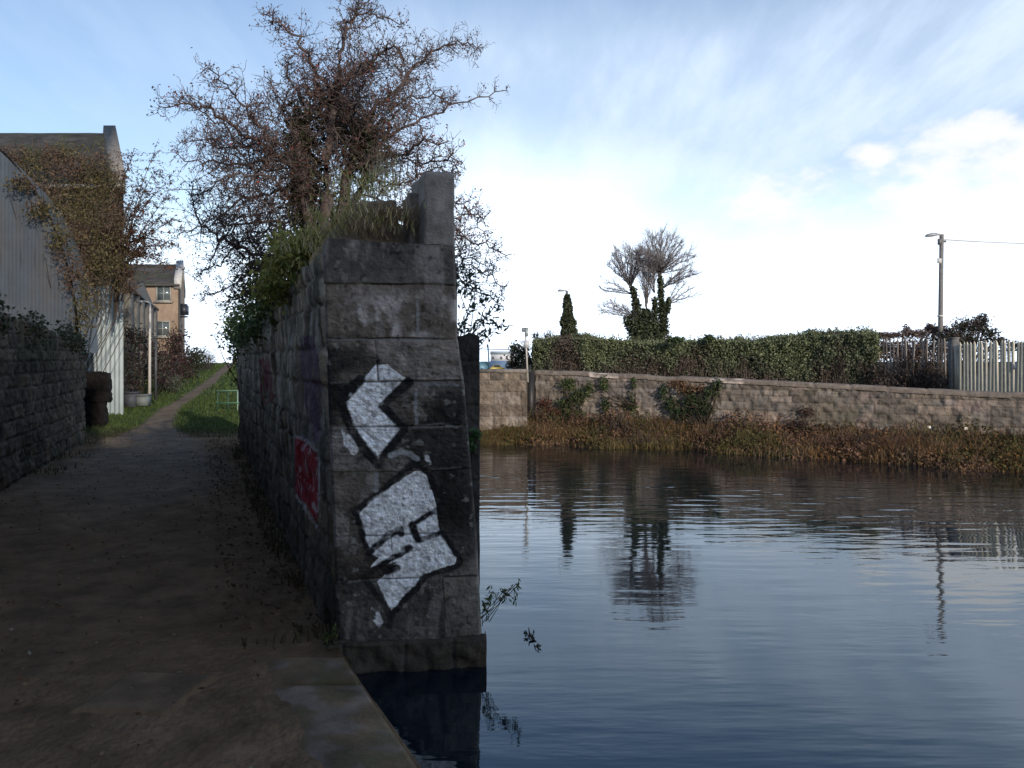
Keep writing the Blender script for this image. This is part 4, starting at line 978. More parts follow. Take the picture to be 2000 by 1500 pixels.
# ------------------------------------------------------------------ far bank
def build_far_wall():
    root = thing('canal_retaining_wall', (5, 20, .4), 'long weathered stone wall along the far bank of the canal', 'wall')
    rows = rowlist(0, 2.2, .14, .24, 301)
    for k in range(3):
        a, b = WL[k], WL[k+1]
        X, col, U, V, d, i = wall_face(a, b, .0, (WZ[k]-.07, WZ[k+1]-.07), (.028, .04, .15)[k], rows, .25, .7, A([.20, .170, .147]), 302+k, .02, .045, .32, mortar=(.12,.098,.08))
        o = V*0; sm = sstep(.5, .72, fbm(U*.7, V*1.2, 305))[..., None]; col = col*(1-.35*sm)+A([.09, .085, .05])*.35*sm
        pk = sstep(.58, .74, fbm(U*1.9, V*2.6, 306))[..., None]; col = col*(1-.5*pk)+A([.33, .25, .22])*.5*pk
        m = MB(); m.grid(X, col); m.build('wall_face', M['rubble'], root, smooth=True)
        m = MB(); bk = A([.12, .45]); m.prism([tuple(a+A([0, .03])), tuple(b+A([0, .03])), tuple(b+bk), tuple(a+bk)], -.1, [WZ[k]-.09, WZ[k+1]-.09, WZ[k+1]-.09, WZ[k]-.09], A([.16, .14, .12])); m.build('wall_core', M['rubble'], root)
        # coping stones, uneven, with sunlit patches painted pale on a few
        m = MB(); L = np.linalg.norm(b-a); n = int(L/.05)+2; t = (b-a)/L; nr = A([t[1], -t[0]])
        prof = A([(.05, -.09), (.055, -.01), (.02, .025), (-.25, .03), (-.45, .0), (-.46, -.09)])
        s = np.linspace(0, L, n); S, J = np.meshgrid(s, np.arange(6), indexing='ij')
        jit = .02*(fbm(S*2.2, J*0., 307)-.5)+.03*(hash2(np.floor(S/.8).astype(int), J.astype(int)*0, 308)-.5)
        gap = (np.mod(S, .8) < .04)*.02
        off = prof[J.astype(int), 0]-gap*(J < 3); zz = np.interp(S, [0, L], [WZ[k], WZ[k+1]])+prof[J.astype(int), 1]+jit-gap
        col = A([.20, .165, .14])*(.7+.6*fbm(S*2.5, J*.7, 309))[..., None]
        br = (hash2(np.floor(S/.8).astype(int), J.astype(int)*0, 310) > .6)[..., None]*sstep(.36, .5, fbm(S*3, J*1., 311))[..., None]*((S < 6.0) & (k == 0))[..., None]
        col = col*(1-br)+A([.62, .52, .46])*br
        m.grid(np.stack([a[0]+t[0]*S+nr[0]*off, a[1]+t[1]*S+nr[1]*off, zz], -1), col); m.build('coping', M['stone'], root)
build_far_wall()
def build_abutment():
    Y = 21.5; x0, x1 = -.89, P(1030, 0, Y)[0]; root = thing('old_bridge_abutment', ((x0+x1)/2, Y, 0), 'square stone abutment at the left end of the far wall', 'abutment')
    rows = rowlist(0, 2.2, .24, .38, 321)
    X, col, U, V, d, i = wall_face((x0, Y), (x1, Y), -.3, (1.86, 1.88), .016, rows, .35, .8, A([.175, .142, .115]), 322, .022, .05, .35, mortar=(.13,.115,.1))
    st = sstep(.52, .66, fbm(U*9, V*1.4, 323))*sstep(.9, .4, V)*.6; col = col*(1-st[..., None])+A([.42, .37, .33])*st[..., None]
    dk = sstep(.55, .7, fbm(U*1.4, V*2.4, 324))[..., None]*.5; col = col*(1-dk)+A([.09, .065, .055])*dk
    m = MB(); m.grid(X, col); m.build('front_face', M['rubble'], root, smooth=True)
    m = MB(); m.prism([(x0+.02, Y+.05), (x1-.03, Y+.05), (x1-.2, Y+1.1), (x0-.3, Y+1.1)], -.4, 1.80, (.19, .165, .145)); m.build('core', M['rubble'], root)
    m = MB(); m.box(((x0+x1)/2-.02, Y+.5, 1.86), (x1-x0+.06, 1.1, .09), (.2, .175, .155)); m.build('cap', M['stone'], root)
    m = MB(); m.box((x1+.10, Y+.62, .95), (.22, .2, 1.75), (.03, .028, .03)); m.build('dark_gap_strip', M['metal'], root)  # dark strip standing in for the shaded gap between abutment and wall
build_abutment()
REED = [(.19,.12,.075),(.24,.165,.095),(.16,.11,.08),(.29,.215,.125),(.13,.10,.07),(.20,.17,.09)]
def build_reeds():
    m = MB()
    def put(n, x0, x1, f0, f1, h, w, cols, lean=.4, thr=None, sc=1.):
        x = rng.uniform(x0, x1, n); f = rng.uniform(f0, f1, n); back = np.where(x < .6, 22.3, wl(x)); y = edge_y(x)*(1-f)+back*f
        if thr is not None: k = fbm(x*sc, y*sc, 331) > thr; x, y, f = x[k], y[k], f[k]
        m.blades(np.stack([x, y, bank_z(x, f)-.02], 1), h*.85*(.2+1.6*fbm(x*.75, y*1.4, 334)**1.5*(.5+fbm(x*3, y*3, 335))), w, cols, lean)
    put(16000, .2, 17, -.02, .75, .30, .007, REED); put(7000, .2, 17, .3, 1., .36, .007, [(.16,.09,.05),(.12,.075,.045),(.2,.13,.07)])
    put(6000, 6.5, 17, -.04, .5, .34, .007, [(.25,.125,.05),(.24,.15,.065),(.21,.105,.05)], .5, .38, .6)
    put(2600, -.85, .6, -.05, .5, .26, .006, [(.14,.10,.05),(.12,.12,.045),(.17,.10,.05)], .6)
    put(5000, -.2, 5, -.02, .6, .26, .007, [(.16,.14,.045),(.20,.17,.06),(.13,.11,.04)], .5, .42, 1.1)
    put(2500, .2, 17, -.06, .05, .16, .006, [(.06,.045,.03),(.09,.06,.035)], .6)
    # bramble leaves tangled through
    n = 24000; x = rng.uniform(-.3, 17, n); f = rng.uniform(0, .95, n); back = wl(x); y = edge_y(x)*(1-f)+back*f; z = bank_z(x, f)+rng.random(n)*.55*sstep(.3, .75, fbm(x*.9, y*1.1, 332))*(.4+.6*f)+.08*rng.random(n)
    q = fbm(x*.9, f*2, 333); p = np.stack([x, y, z], 1)
    m.leaves(p[q > .5], .034, [(.20,.11,.075),(.25,.15,.08),(.17,.105,.075),(.14,.095,.075)], .6); m.leaves(p[q <= .5], .034, [(.11,.09,.035),(.16,.10,.04),(.07,.07,.03)], .6)
    gg = np.random.default_rng(9)
    for k in range(46):
        x = gg.uniform(-.3, 16.5); f = gg.uniform(.15, .9); y = float(edge_y(x)*(1-f)+wl(max(x, .6))*f); c = A([x, y, float(bank_z(A(x), A(f)))+.1]); rr = A([gg.uniform(.2, .55), .2, gg.uniform(.12, .32)])
        cols = [[(.14,.085,.065),(.11,.07,.06),(.17,.10,.07)], [(.20,.11,.06),(.16,.09,.055),(.23,.14,.08)], [(.08,.06,.055),(.10,.075,.06),(.07,.055,.05)], [(.12,.11,.05),(.15,.13,.06),(.10,.10,.05)]][int(gg.integers(0, 4))]
        n = int(900*rr[0]); m.leaves(c+rng.normal(size=(n, 3))*rr*.6, .026, cols, .5)
        for _ in range(7):
            b = c+gg.normal(size=3)*rr*A([.5, .5, 0]); e = b+A([gg.normal()*.35, gg.normal()*.15-.1, .05]); m.tube(spline([b, (b+e)/2+A([0, 0, gg.uniform(.2, .45)]), e], 6), .005, A(cols[0])*1.2, 3, False)
    o = kind(m.build('reeds_and_bramble', M['dry']), 'stuff'); o['label'] = 'rust and straw coloured reeds and bramble on the far bank'
    w = MB(); # scraps of pale rubbish caught in the reeds
build_reeds()
def on_wall(px, py, off=.12):
    # the point where a sight line meets the far wall, brought forward by off
    r = (px-1000)/F; Y = 20.
    for _ in range(30): Y = float(wl(r*Y))-off
    return P(px, py, Y)
def wall_ivy(label, pts, n, cols, size=.035, cat='ivy', name='ivy'):
    cl = [(on_wall(x, y), r) for x, y, r in pts]; b = on_wall(pts[-1][0], pts[-1][1]+40, .2)
    return shrub(name, label, cat, cl, size, cols, n, base=b)
IVG = [(.05,.09,.03),(.07,.11,.035),(.09,.11,.04),(.04,.06,.025)]
wall_ivy('pale green ivy clump on the far wall next to the abutment', [(1110,750,(.25,.1,.18)),(1130,775,(.3,.12,.25)),(1105,790,(.3,.12,.2)),(1150,760,(.2,.1,.2)),(1125,810,(.35,.14,.2))], 1500, IVG+[(.13,.12,.05)])
wall_ivy('narrow green ivy streak on the far wall left of the large ivy', [(1180,750,(.14,.08,.22)),(1183,790,(.14,.09,.25)),(1235,790,(.1,.08,.3)),(1238,750,(.08,.06,.2))], 620, IVG+[(.14,.12,.05)])
wall_ivy('large dark green ivy growing up the far wall in a spreading V', [(1295,765,(.14,.1,.2)),(1310,790,(.2,.12,.2)),(1335,805,(.35,.14,.18)),(1365,790,(.25,.12,.25)),(1390,765,(.2,.12,.22)),(1402,750,(.16,.1,.14)),(1350,780,(.25,.1,.25)),(1380,800,(.25,.12,.2))], 2200, [(.035,.07,.03),(.05,.085,.035),(.06,.08,.04),(.08,.085,.04)])
wall_ivy('bare red brown bramble heap against the middle of the far wall', [(1560,830,(.4,.2,.2)),(1530,845,(.4,.2,.2)),(1590,845,(.4,.2,.2)),(1500,850,(.4,.2,.15)),(1575,805,(.25,.15,.15))], 1500, [(.09,.05,.045),(.12,.06,.05),(.06,.045,.04),(.14,.08,.06)], .03, 'bramble', 'bramble')
wall_ivy('dark red bramble bush beside the old abutment', [(1065,790,(.25,.15,.2)),(1085,805,(.25,.15,.15)),(1060,815,(.2,.15,.15))], 800, [(.14,.06,.045),(.10,.05,.04),(.18,.08,.05)], .03, 'bramble', 'bramble')
wall_ivy('orange brown bramble patch inside the V of the large ivy', [(1340,760,(.3,.1,.16)),(1325,750,(.25,.1,.12)),(1365,758,(.2,.1,.12))], 700, [(.20,.11,.06),(.16,.09,.05),(.22,.14,.08)], .03, 'bramble', 'bramble')
# hedge behind the wall
def hedge_line(t):
    xs = np.interp(t, [0, .25, .5, .75, 1], [1040, 1180, 1380, 1560, 1702]); Y = np.interp(t, [0, .5, 1], [26.6, 24.6, 22.6])
    top = np.interp(xs, [1040, 1130, 1200, 1250, 1330, 1400, 1470, 1560, 1640, 1702], [670, 660, 664, 670, 668, 665, 668, 659, 652, 650]); return xs, Y, top
def build_hedge():
    xs, Y, tp = hedge_line(A([.5])); root = thing('hedge', P(1380, 740, 24.6), 'long dense green hedge along the top of the far bank', 'hedge')
    t = np.linspace(0, 1, 90); xs, Y, tp = hedge_line(t); x = (xs-1000)/F*Y; zt = H-(tp-HZ)/F*Y
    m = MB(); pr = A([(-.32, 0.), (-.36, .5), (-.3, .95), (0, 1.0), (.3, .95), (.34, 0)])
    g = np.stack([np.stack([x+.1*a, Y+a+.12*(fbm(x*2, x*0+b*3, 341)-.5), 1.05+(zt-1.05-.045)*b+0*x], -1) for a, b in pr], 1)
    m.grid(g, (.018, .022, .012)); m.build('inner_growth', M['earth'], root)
    n = 84000; t = rng.random(n); xs, Y, tp = hedge_line(t); zt = H-(tp-HZ)/F*Y
    v = rng.random(n)**.75; zb = 1.0; bulge = .22*(fbm(xs*.022, v*2.6, 342)-.5)*2+.10*(fbm(xs*.09, v*8, 347)-.5)*2
    face = rng.random(n) < .7
    dy = np.where(face, -.40-bulge-.10*np.abs(rng.normal(size=n)), rng.uniform(-.4, .4, n)); z = np.where(face, zb+(zt-zb)*v, zt-.03+.06*rng.normal(size=n)+.10*(fbm(xs*.045, xs*0, 343)-.5)*2)
    x = (xs-1000)/F*Y; p = np.stack([x, Y+dy, z], 1)
    lowv = (z-zb)/(zt-zb); q = fbm(xs*.020, lowv*1.6, 344)*.95+.36*lowv-.10+.05*rng.normal(size=n)+.12*(xs > 1420)*lowv
    f = MB(); q = q-.07*sstep(1330, 1130, xs)-.06*sstep(1540, 1680, xs)
    f.leaves(p[q > .66], .031, [(.19,.22,.115),(.22,.25,.135),(.165,.19,.105),(.25,.26,.15)], .6); f.leaves(p[(q > .52) & (q <= .66)], .031, [(.145,.17,.098),(.17,.20,.115),(.18,.175,.125)], .6); f.leaves(p[q <= .52], .030, [(.17,.13,.105),(.14,.11,.09),(.20,.155,.12),(.12,.105,.085)], .4)
    for _ in range(150):
        xs, Y, tp = hedge_line(A([rng.random()])); z0 = H-(tp[0]-HZ)/F*Y[0]; b = A([(xs[0]-1000)/F*Y[0], Y[0]+rng.uniform(-.4, .3), z0-.1]); hh = rng.uniform(.08, .26); e = b+A([rng.normal()*.07, rng.normal()*.05, .08+hh])
        f.tube([b, (b+e)/2, e], [.006, .005, .004], (.09, .08, .05), 3, False); k = int(6+hh*70); t = rng.random((k, 1)); f.leaves(b*(1-t)+e*t+rng.normal(size=(k, 3))*.03, .03, [(.10,.13,.06),(.14,.16,.08),(.12,.10,.07)], .5)
    f.build('foliage', M['leaf'], root)
    s = MB()
    for _ in range(420):
        t = rng.random(); xs, Y, tp = hedge_line(A([t])); b = A([(xs[0]-1000)/F*Y[0], Y[0]-.55-.15*rng.random(), 1.05]); e = b+A([rng.normal()*.12, rng.normal()*.08, rng.uniform(.35, 1.15)]); s.tube([b, (b+e)/2+rng.normal(size=3)*.03, e], [.008, .006, .003], A([.11, .085, .075])*rng.uniform(.6, 1.4), 3, False)
    s.build('stems', M['bark'], root)
build_hedge()
for (px, py, r, lab) in ((1385, 661, (.16,.15,.10), 'small rounded yellow green shoot rising from the middle of the hedge'), (1585, 650, (.22,.2,.12), 'spiky blue green tuft rising above the hedge near the fence'), (1320, 664, (.25,.2,.08), 'low rounded leafy bump on the hedge beside the bare tree')):
    shrub('hedge_shoot', lab, 'shrub', [(P(px, py, 24.0), r)], .05, [(.06,.09,.04),(.08,.11,.05)] if px != 1585 else [(.05,.08,.06),(.07,.10,.08)], 260, base=P(px, py+14, 24.0), asp=.3 if px == 1585 else .6)
# fences
def fence(name, label, pxs, Ys, top, zb, col, parts=True, group='palisade fences on the far bank', spacing=9.3, worn=0., wide=.035):
    a, b = P(pxs[0], top[0], Ys[0]), P(pxs[1], top[1], Ys[1]); root = thing(name, (a[0], a[1], zb), label, 'fence', group)
    L = np.linalg.norm((b-a)[:2]); n = int(round((pxs[1]-pxs[0])/spacing)); t2 = (b-a)/max(L, 1e-6)
    for k in range(n):
        f = (k+.5)/n; p = a+(b-a)*f; w = wide; h0 = zb
        c = A(col)*rng.uniform(.82, 1.1); nr = A([-t2[1], t2[0]]); tl = rng.normal()*.012*(1+3*worn)
        pts = []
        zt = p[2]+rng.normal()*.012
        for z in (h0, zt-.07):
            o = tl*(z-h0)
            for (u, v) in ((-w, 0), (0, -.018), (w, 0), (w, .006), (0, -.008), (-w, .006)): pts.append((p[0]+t2[0]*(u+o)+nr[0]*v, p[1]+t2[1]*(u+o)+nr[1]*v, z))
        for (u, v) in ((-w*.15, 0), (0, -.012), (w*.15, 0), (w*.15, .006), (0, -.006), (-w*.15, .006)): pts.append((p[0]+t2[0]*(u+tl*(zt-h0))+nr[0]*v, p[1]+t2[1]*(u+tl*(zt-h0))+nr[1]*v, zt))
        m = MB(); q = [(r*6+j, r*6+(j+1) % 6, r*6+6+(j+1) % 6, r*6+6+j) for r in (0, 1) for j in range(6)]
        m.add(pts, c, q); m.build('pale', M['metal'], root)
    for fz in (.16, .84):
        m = MB(); q0 = A([a[0], a[1]+.03, zb+(a[2]-zb)*fz]); q1 = A([b[0], b[1]+.03, zb+(b[2]-zb)*fz]); m.tube([q0, q1], .022, A(col)*.8, 4); m.build('rail', M['metal'], root)
    for f in np.linspace(0, 1, max(2, int(L/2.6)+1)):
        p = a+(b-a)*f; m = MB(); m.box((p[0], p[1]+.09, (zb+p[2]-.08)/2), (.08, .08, p[2]-.08-zb), A(col)*.7); m.build('post', M['metal'], root)
    return root
fr = fence('palisade_fence', 'pale cream palisade fence at the right edge, standing clear of plants', (1872, 2250), (19.9, 17.0), (668, 655), 1.12, (.46, .43, .35), spacing=8.3)
fl = fence('palisade_fence', 'weathered palisade fence half buried in dead brush right of the hedge', (1700, 1858), (22.3, 20.6), (661, 662), 1.15, (.20, .17, .15), spacing=6.6, worn=1., wide=.024)
def build_gatepost():
    p = P(1863, 768, 20.2); root = thing('fence_post', p, 'thick grey square post between the two palisade fences', 'post'); m = MB(); zt = P(0, 662, 20.2)[2]; m.box((p[0], p[1], (zt+1.0)/2), (.17, .17, zt-1.0), (.15, .145, .14)); m.build('shaft', M['stone'], root)
    m = MB(); m.box((p[0], p[1], zt+.02), (.2, .2, .04), (.16, .155, .15)); m.build('cap', M['stone'], root)
build_gatepost()
def build_sign():
    p = P(1986, 716, 18.95); root = thing('warning_sign', p, 'small faded pink and white notice fixed to the cream fence', 'sign'); m = MB(); m.box(p, (.21, .012, .24), (.55, .42, .40), rz=-.4); m.build('panel', M['paint'], root)
    m = MB(); m.box(p+A([-.003, -.009, -.01]), (.15, .006, .12), (.68, .60, .57), rz=-.4); m.build('faded_notice', M['paint'], root)
build_sign()
shrub('brush_heap', 'tall dead brown brush smothering the lower half of the weathered fence', 'brush', [(P(1740,745,21.6),(.5,.25,.3)),(P(1790,740,21.2),(.5,.25,.35)),(P(1830,730,20.9),(.35,.25,.35)),(P(1850,750,20.7),(.25,.2,.3)),(P(1715,730,21.9),(.3,.2,.4)),(P(1770,710,21.5),(.4,.15,.2)),(P(1825,705,21.0),(.3,.15,.2))], .034, [(.14,.10,.08),(.18,.13,.10),(.12,.09,.075),(.13,.11,.085)], 3800, base=P(1785,775,21.3), asp=.35, stems=40, stemcol=(.09,.065,.055))
shrub('bush', 'big dark purple green bush behind the post between the fences', 'bush', [(P(1885,640,22.5),(.4,.4,.3)),(P(1910,635,22.5),(.35,.4,.28)),(P(1860,655,22.3),(.3,.4,.22)),(P(1935,655,22.5),(.25,.3,.22)),(P(1890,665,22.3),(.4,.4,.2)),(P(1920,622,22.7),(.15,.2,.12)),(P(1955,668,22.5),(.2,.3,.14)),(P(1985,675,22.5),(.3,.3,.12)),(P(1840,660,22.3),(.3,.3,.15))], .04, [(.045,.05,.035),(.07,.045,.045),(.055,.06,.04),(.09,.06,.055),(.035,.04,.03)], 3800, base=P(1890,740,22.5), stems=14)
shrub('bush', 'low reddish bramble growth behind the weathered fence', 'bush', [(P(1740,655,22.9),(.5,.25,.1)),(P(1790,652,22.9),(.5,.25,.12)),(P(1830,645,22.9),(.3,.25,.16)),(P(1715,655,23),(.3,.2,.1)),(P(1770,645,23),(.12,.12,.15)),(P(1815,640,23),(.12,.12,.15)),(P(1725,685,23.0),(.35,.2,.36)),(P(1760,685,22.8),(.4,.2,.38)),(P(1800,685,22.6),(.4,.2,.38)),(P(1838,680,22.4),(.35,.2,.40)),(P(1720,730,23.0),(.4,.2,.3)),(P(1770,730,22.8),(.4,.2,.3)),(P(1820,730,22.5),(.4,.2,.3))], .036, [(.17,.125,.11),(.14,.11,.095),(.20,.14,.12)], 11000, base=P(1780,720,22.9), stems=8)
shrub('bush', 'dark conical bush behind the square abutment', 'bush', [(P(1010,700,27.5),(.3,.4,.3)),(P(1005,680,27.5),(.2,.3,.25)),(P(1022,690,27),(.25,.3,.35)),(P(1035,705,26.6),(.3,.3,.3)),(P(998,712,27.5),(.2,.3,.15))], .045, [(.03,.04,.025),(.045,.055,.03),(.05,.045,.035)], 1800, base=P(1012,735,27.4), stems=6)
# street lamps and the bare tree
def bare_shape(root_pt, spec, seed, upb, spread, rmin=.004, depth=6, lenf=.74, nbr=(2, 4)):
    g = np.random.default_rng(seed); m = MB()
    def grow(p, d, ln, r, k):
        n = 4; q = [p]
        for _ in range(n):
            d = d+g.normal(size=3)*.09+A([0, 0, upb]); d = d/np.linalg.norm(d); q.append(q[-1]+d*ln/n)
        m.tube(q, np.linspace(r, max(rmin, r*.62), n+1), A([.085, .075, .068]), 5 if r > .02 else 3, False)
        if k == 0: return
        nb = int(g.integers(*nbr))
        for j in range(nb):
            f = g.normal(size=3); f -= d*f.dot(d); f /= np.linalg.norm(f)
            st = q[-1] if j < 2 else q[int(g.integers(2, n))]
            grow(A(st), d+f*spread*g.uniform(.5, 1.2), ln*lenf*g.uniform(.75, 1.15), max(rmin, r*(.62 if j else .7)), k-1)
    for (d, ln, r, o, dp) in spec: grow(A(root_pt)+A(o), A(d, dtype=float)/np.linalg.norm(d), ln, r, dp)
    return m
def build_bare_tree():
    Y = 26.8; b = P(1270, 690, Y); b[2] = 1.2
    root = thing('bare_ash_tree', b, 'leafless forked tree with thick ivy round its two trunks behind the hedge', 'tree')
    tr = MB(); c = A([.08, .07, .062])
    for pts, r in (([(1250,700),(1248,660),(1244,610),(1236,575),(1231,558)], .085), ([(1290,700),(1294,650),(1292,600),(1290,560),(1288,532)], .11), ([(1270,690),(1268,650),(1264,615),(1262,596)], .05), ([(1298,640),(1303,600),(1306,580)], .05)):
        p = spline([P(x, y, Y+.05*i) for i, (x, y) in enumerate(pts)], 12); tr.tube(p, np.linspace(r, r*.6, 12), c, 7)
    tr.build('trunk', M['bark'], root, smooth=True)
    g = np.random.default_rng(403); br = MB(); bc = A([.23, .21, .215])
    def fine(p0, d, ln, r, k):
        n = 4; q = [p0]
        for _ in range(n): d = d+g.normal(size=3)*.09+A([0, 0, .05]); d = d/np.linalg.norm(d); q.append(q[-1]+d*ln/n)
        br.tube(q, np.linspace(r, r*.6, n+1), bc, 3, False)
        if k:
            for _ in range(3):
                f = g.normal(size=3); f -= d*f.dot(d); f /= np.linalg.norm(f); fine(q[int(g.integers(1, n+1))], d+f*.6, ln*g.uniform(.5, .8), max(.0042, r*.7), k-1)
    def fan(fork, cx, cy, rx, ry, a0, a1, n, r0, deep):
        for i in range(n):
            a = math.radians(a0+(a1-a0)*(i+g.uniform(.1, .9))/n); k = g.uniform(.82, 1.05); dy = g.uniform(-1.1, 1.1)
            e = P(cx+rx*k*math.cos(a), cy-ry*k*math.sin(a), Y+dy); s0 = P(*fork, Y+.15); mid = s0*.5+e*.5; mid[0] = s0[0]*.56+e[0]*.44+.03*g.normal()
            q = spline([s0, mid, e], 14); q[1:-1] += .009*g.normal(size=(12, 3)); L = np.linalg.norm(e-s0)
            br.tube(q, np.linspace(r0, .008, 14), bc*.8, 4, False)
            for m_ in range(3, 14):
                d = q[m_]-q[m_-1]; d /= np.linalg.norm(d)
                for _ in range(deep): f = g.normal(size=3); f -= d*f.dot(d); f /= np.linalg.norm(f); fine(q[m_], d+f*.45, L*g.uniform(.13, .25), .0062, 1 if g.random() < .75 else 2)
    fan((1289,534), 1290, 548, 66, 86, 28, 152, 16, .032, 3)
    fan((1290,565), 1298, 562, 62, 58, 22, 50, 5, .024, 2)
    fan((1232,562), 1228, 565, 50, 82, 40, 150, 12, .024, 3)
    fan((1262,600), 1262, 590, 46, 95, 60, 120, 7, .02, 2)
    fan((1240,620), 1236, 618, 62, 38, 125, 172, 5, .02, 2)
    fan((1235,575), 1230, 575, 52, 45, 140, 172, 3, .018, 2)
    fan((1303,595), 1305, 595, 55, 50, 15, 70, 4, .022, 2)
    fan((1278,572), 1265, 575, 40, 80, 60, 130, 6, .02, 2)
    fan((1289,534), 1288, 550, 42, 55, 20, 160, 8, .026, 2)
    br.build('branches', M['bark'], root)
    iv = MB(); IV = [(.05,.065,.035),(.07,.085,.045),(.09,.10,.055),(.04,.048,.03)]
    for pts, n in (([(1248,690,.40),(1244,640,.32),(1243,600,.12),(1236,565,.06)], 2600), ([(1290,690,.30),(1296,640,.18),(1292,590,.10),(1289,545,.06)], 2200), ([(1270,690,.3),(1280,640,.10),(1279,585,.08)], 1000), ([(1302,610,.1),(1306,585,.07)], 350), ([(1228,625,.2),(1250,660,.3)], 900), ([(1262,690,.42),(1268,640,.34),(1262,610,.12)], 2200), ([(1252,650,.3),(1290,660,.3)], 900)):
        P3 = A([np.append(P(x, y, Y), r) for x, y, r in pts]); q = spline(P3, 40); i = rng.integers(0, 40, n); d = rng.normal(size=(n, 3)); d /= np.linalg.norm(d, axis=1, keepdims=True)
        rr = q[i, 3:4]*(.6+.5*rng.random((n, 1)))*(.75+.5*fbm(q[i, 2]*5+d[:, 0]*2, d[:, 1]*2, 405))[:, None]; iv.leaves(q[i, :3]+d*rr+rng.normal(size=(n, 3))*.03, .045, IV, .7)
    iv.build('ivy', M['leaf'], root)
build_bare_tree()
def build_ivy_lamp():
    Y = 26.5; t = P(1107, 568, Y); b = A([P(1113, 0, Y)[0], Y, 1.1]); root = thing('street_lamp', b, 'street lamp column swallowed by dark ivy to a pointed spire', 'street lamp', 'street lamps')
    m = MB(); m.tube([b, (b+t)/2, t], [.07, .06, .045], (.25, .25, .25), 8); m.build('column', M['metal'], root)
    m = MB(); m.tube([t, t+A([-.08, 0, .02]), t+A([-.16, 0, .015])], .02, (.3, .3, .3), 6); m.build('arm', M['metal'], root)
    m = MB(); m.box(t+A([-.2, 0, .0]), (.2, .12, .045), (.32, .33, .34)); m.box(t+A([-.2, 0, .03]), (.12, .09, .03), (.32, .33, .34)); m.build('lantern', M['metal'], root)
    iv = MB(); n = 4200; v = rng.random(n); py = 575+v**.8*100; rr = np.interp(py, [570, 590, 612, 630, 650, 664, 680], [.05, .09, .15, .19, .22, .28, .5]); th = rng.uniform(0, 6.283, n); rr = rr*(.35+1.25*fbm(th*1.1, py*.10, 411))*(.75+.45*rng.random(n))
    cx = np.interp(py, [570, 680], [1107, 1113]); z = H-(py-HZ)/F*Y
    iv.leaves(np.stack([(cx-1000)/F*Y+np.cos(th)*rr, Y+np.sin(th)*rr, z], 1), .05, [(.05,.065,.035),(.07,.085,.045),(.09,.105,.055),(.04,.045,.03)], .7); iv.build('ivy', M['leaf'], root)
build_ivy_lamp()
def build_right_lamp():
    Y = 22.6; t = P(1839, 458, Y); b = A([P(1835, 0, Y)[0], Y, 1.1]); root = thing('street_lamp', b, 'tall wooden lamp pole with wires above the big bush on the right', 'street lamp', 'street lamps')
    m = MB(); m.tube([b, b*.55+t*.45, t], [.075, .066, .055], (.20, .19, .185), 9); m.build('column', M['bark'], root, smooth=True)
    m = MB(); m.tube([t+A([0, 0, -.03]), t+A([-.1, -.03, 0]), t+A([-.2, -.05, -.01])], .022, (.3, .3, .31), 6); m.build('arm', M['metal'], root)
    m = MB(); c = t+A([-.29, -.06, -.02])
    th = np.linspace(0, 2*math.pi, 14); prof = [(.02, -.05), (.9, -.035), (1., 0.), (.7, .035), (.05, .05)]
    g = np.stack([np.stack([c[0]+.19*r*np.cos(th)-.02, c[1]+.075*r*np.sin(th), c[2]+z+0*th+.05*r*np.cos(th)*.5], -1) for r, z in prof], 1); m.grid(g, (.30, .32, .35)); m.build('lantern', M['metal'], root, smooth=True)
    m = MB(); q = P(1836, 473, Y); m.box(q+A([-.05, -.07, 0]), (.07, .08, .16), (.16, .17, .18)); m.box(q+A([.09, -.02, .02]), (.12, .05, .05), (.14, .15, .16)); m.build('junction_box', M['metal'], root)
    m = MB(); q = P(1834, 510, Y); m.box(q+A([-.03, -.08, 0]), (.12, .012, .14), (.55, .54, .52)); m.build('plate', M['paint'], root)
    m = MB(); q = P(1836, 617, Y); m.tube([q-A([0, 0, .02]), q+A([0, 0, .02])], .078, (.6, .6, .58), 9); m.build('band', M['paint'], root)
    return Y
LY = build_right_lamp()
def wire(label, a, b, sag, r=.006):
    t = np.linspace(0, 1, 30)[:, None]; q = a*(1-t)+b*t; q[:, 2] -= sag*4*(t*(1-t))[:, 0]
    m = MB(); m.tube(q, r, (.12, .12, .13), 4); tag(m.build('overhead_wire', M['metal']), label, 'wire')
wire('thin overhead wire running right from the tall lamp pole', P(1843, 468, LY), P(2300, 470, LY+3), .12, .007)
wire('thin overhead wire falling left from the tall lamp pole', P(1834, 480, LY), P(1180, 640, 70), .5, .003)
def build_sign_pole():
    Y = 22.0; b = P(1031, 725, Y); t = P(1026, 640, Y); root = thing('sign_post', b, 'slim white post with a small grey box on top at the abutment', 'sign post')
    m = MB(); m.tube([b-A([0, 0, .3]), t-A([0, 0, .02])], [.026, .022], (.5, .46, .42), 7); m.build('pole', M['paint'], root)
    m = MB(); m.box(t+A([.035, 0, -.13]), (.09, .09, .22), (.36, .40, .41)); m.box(t+A([-.045, .01, -.06]), (.10, .08, .11), (.22, .25, .27)); m.box(t+A([.03, 0, -.01]), (.11, .11, .02), (.38, .42, .43)); m.build('box', M['metal'], root)
    m = MB(); m.box(P(1028, 672, Y)+A([0, -.03, 0]), (.16, .012, .20), (.50, .50, .52)); m.build('plate', M['paint'], root)
build_sign_pole()
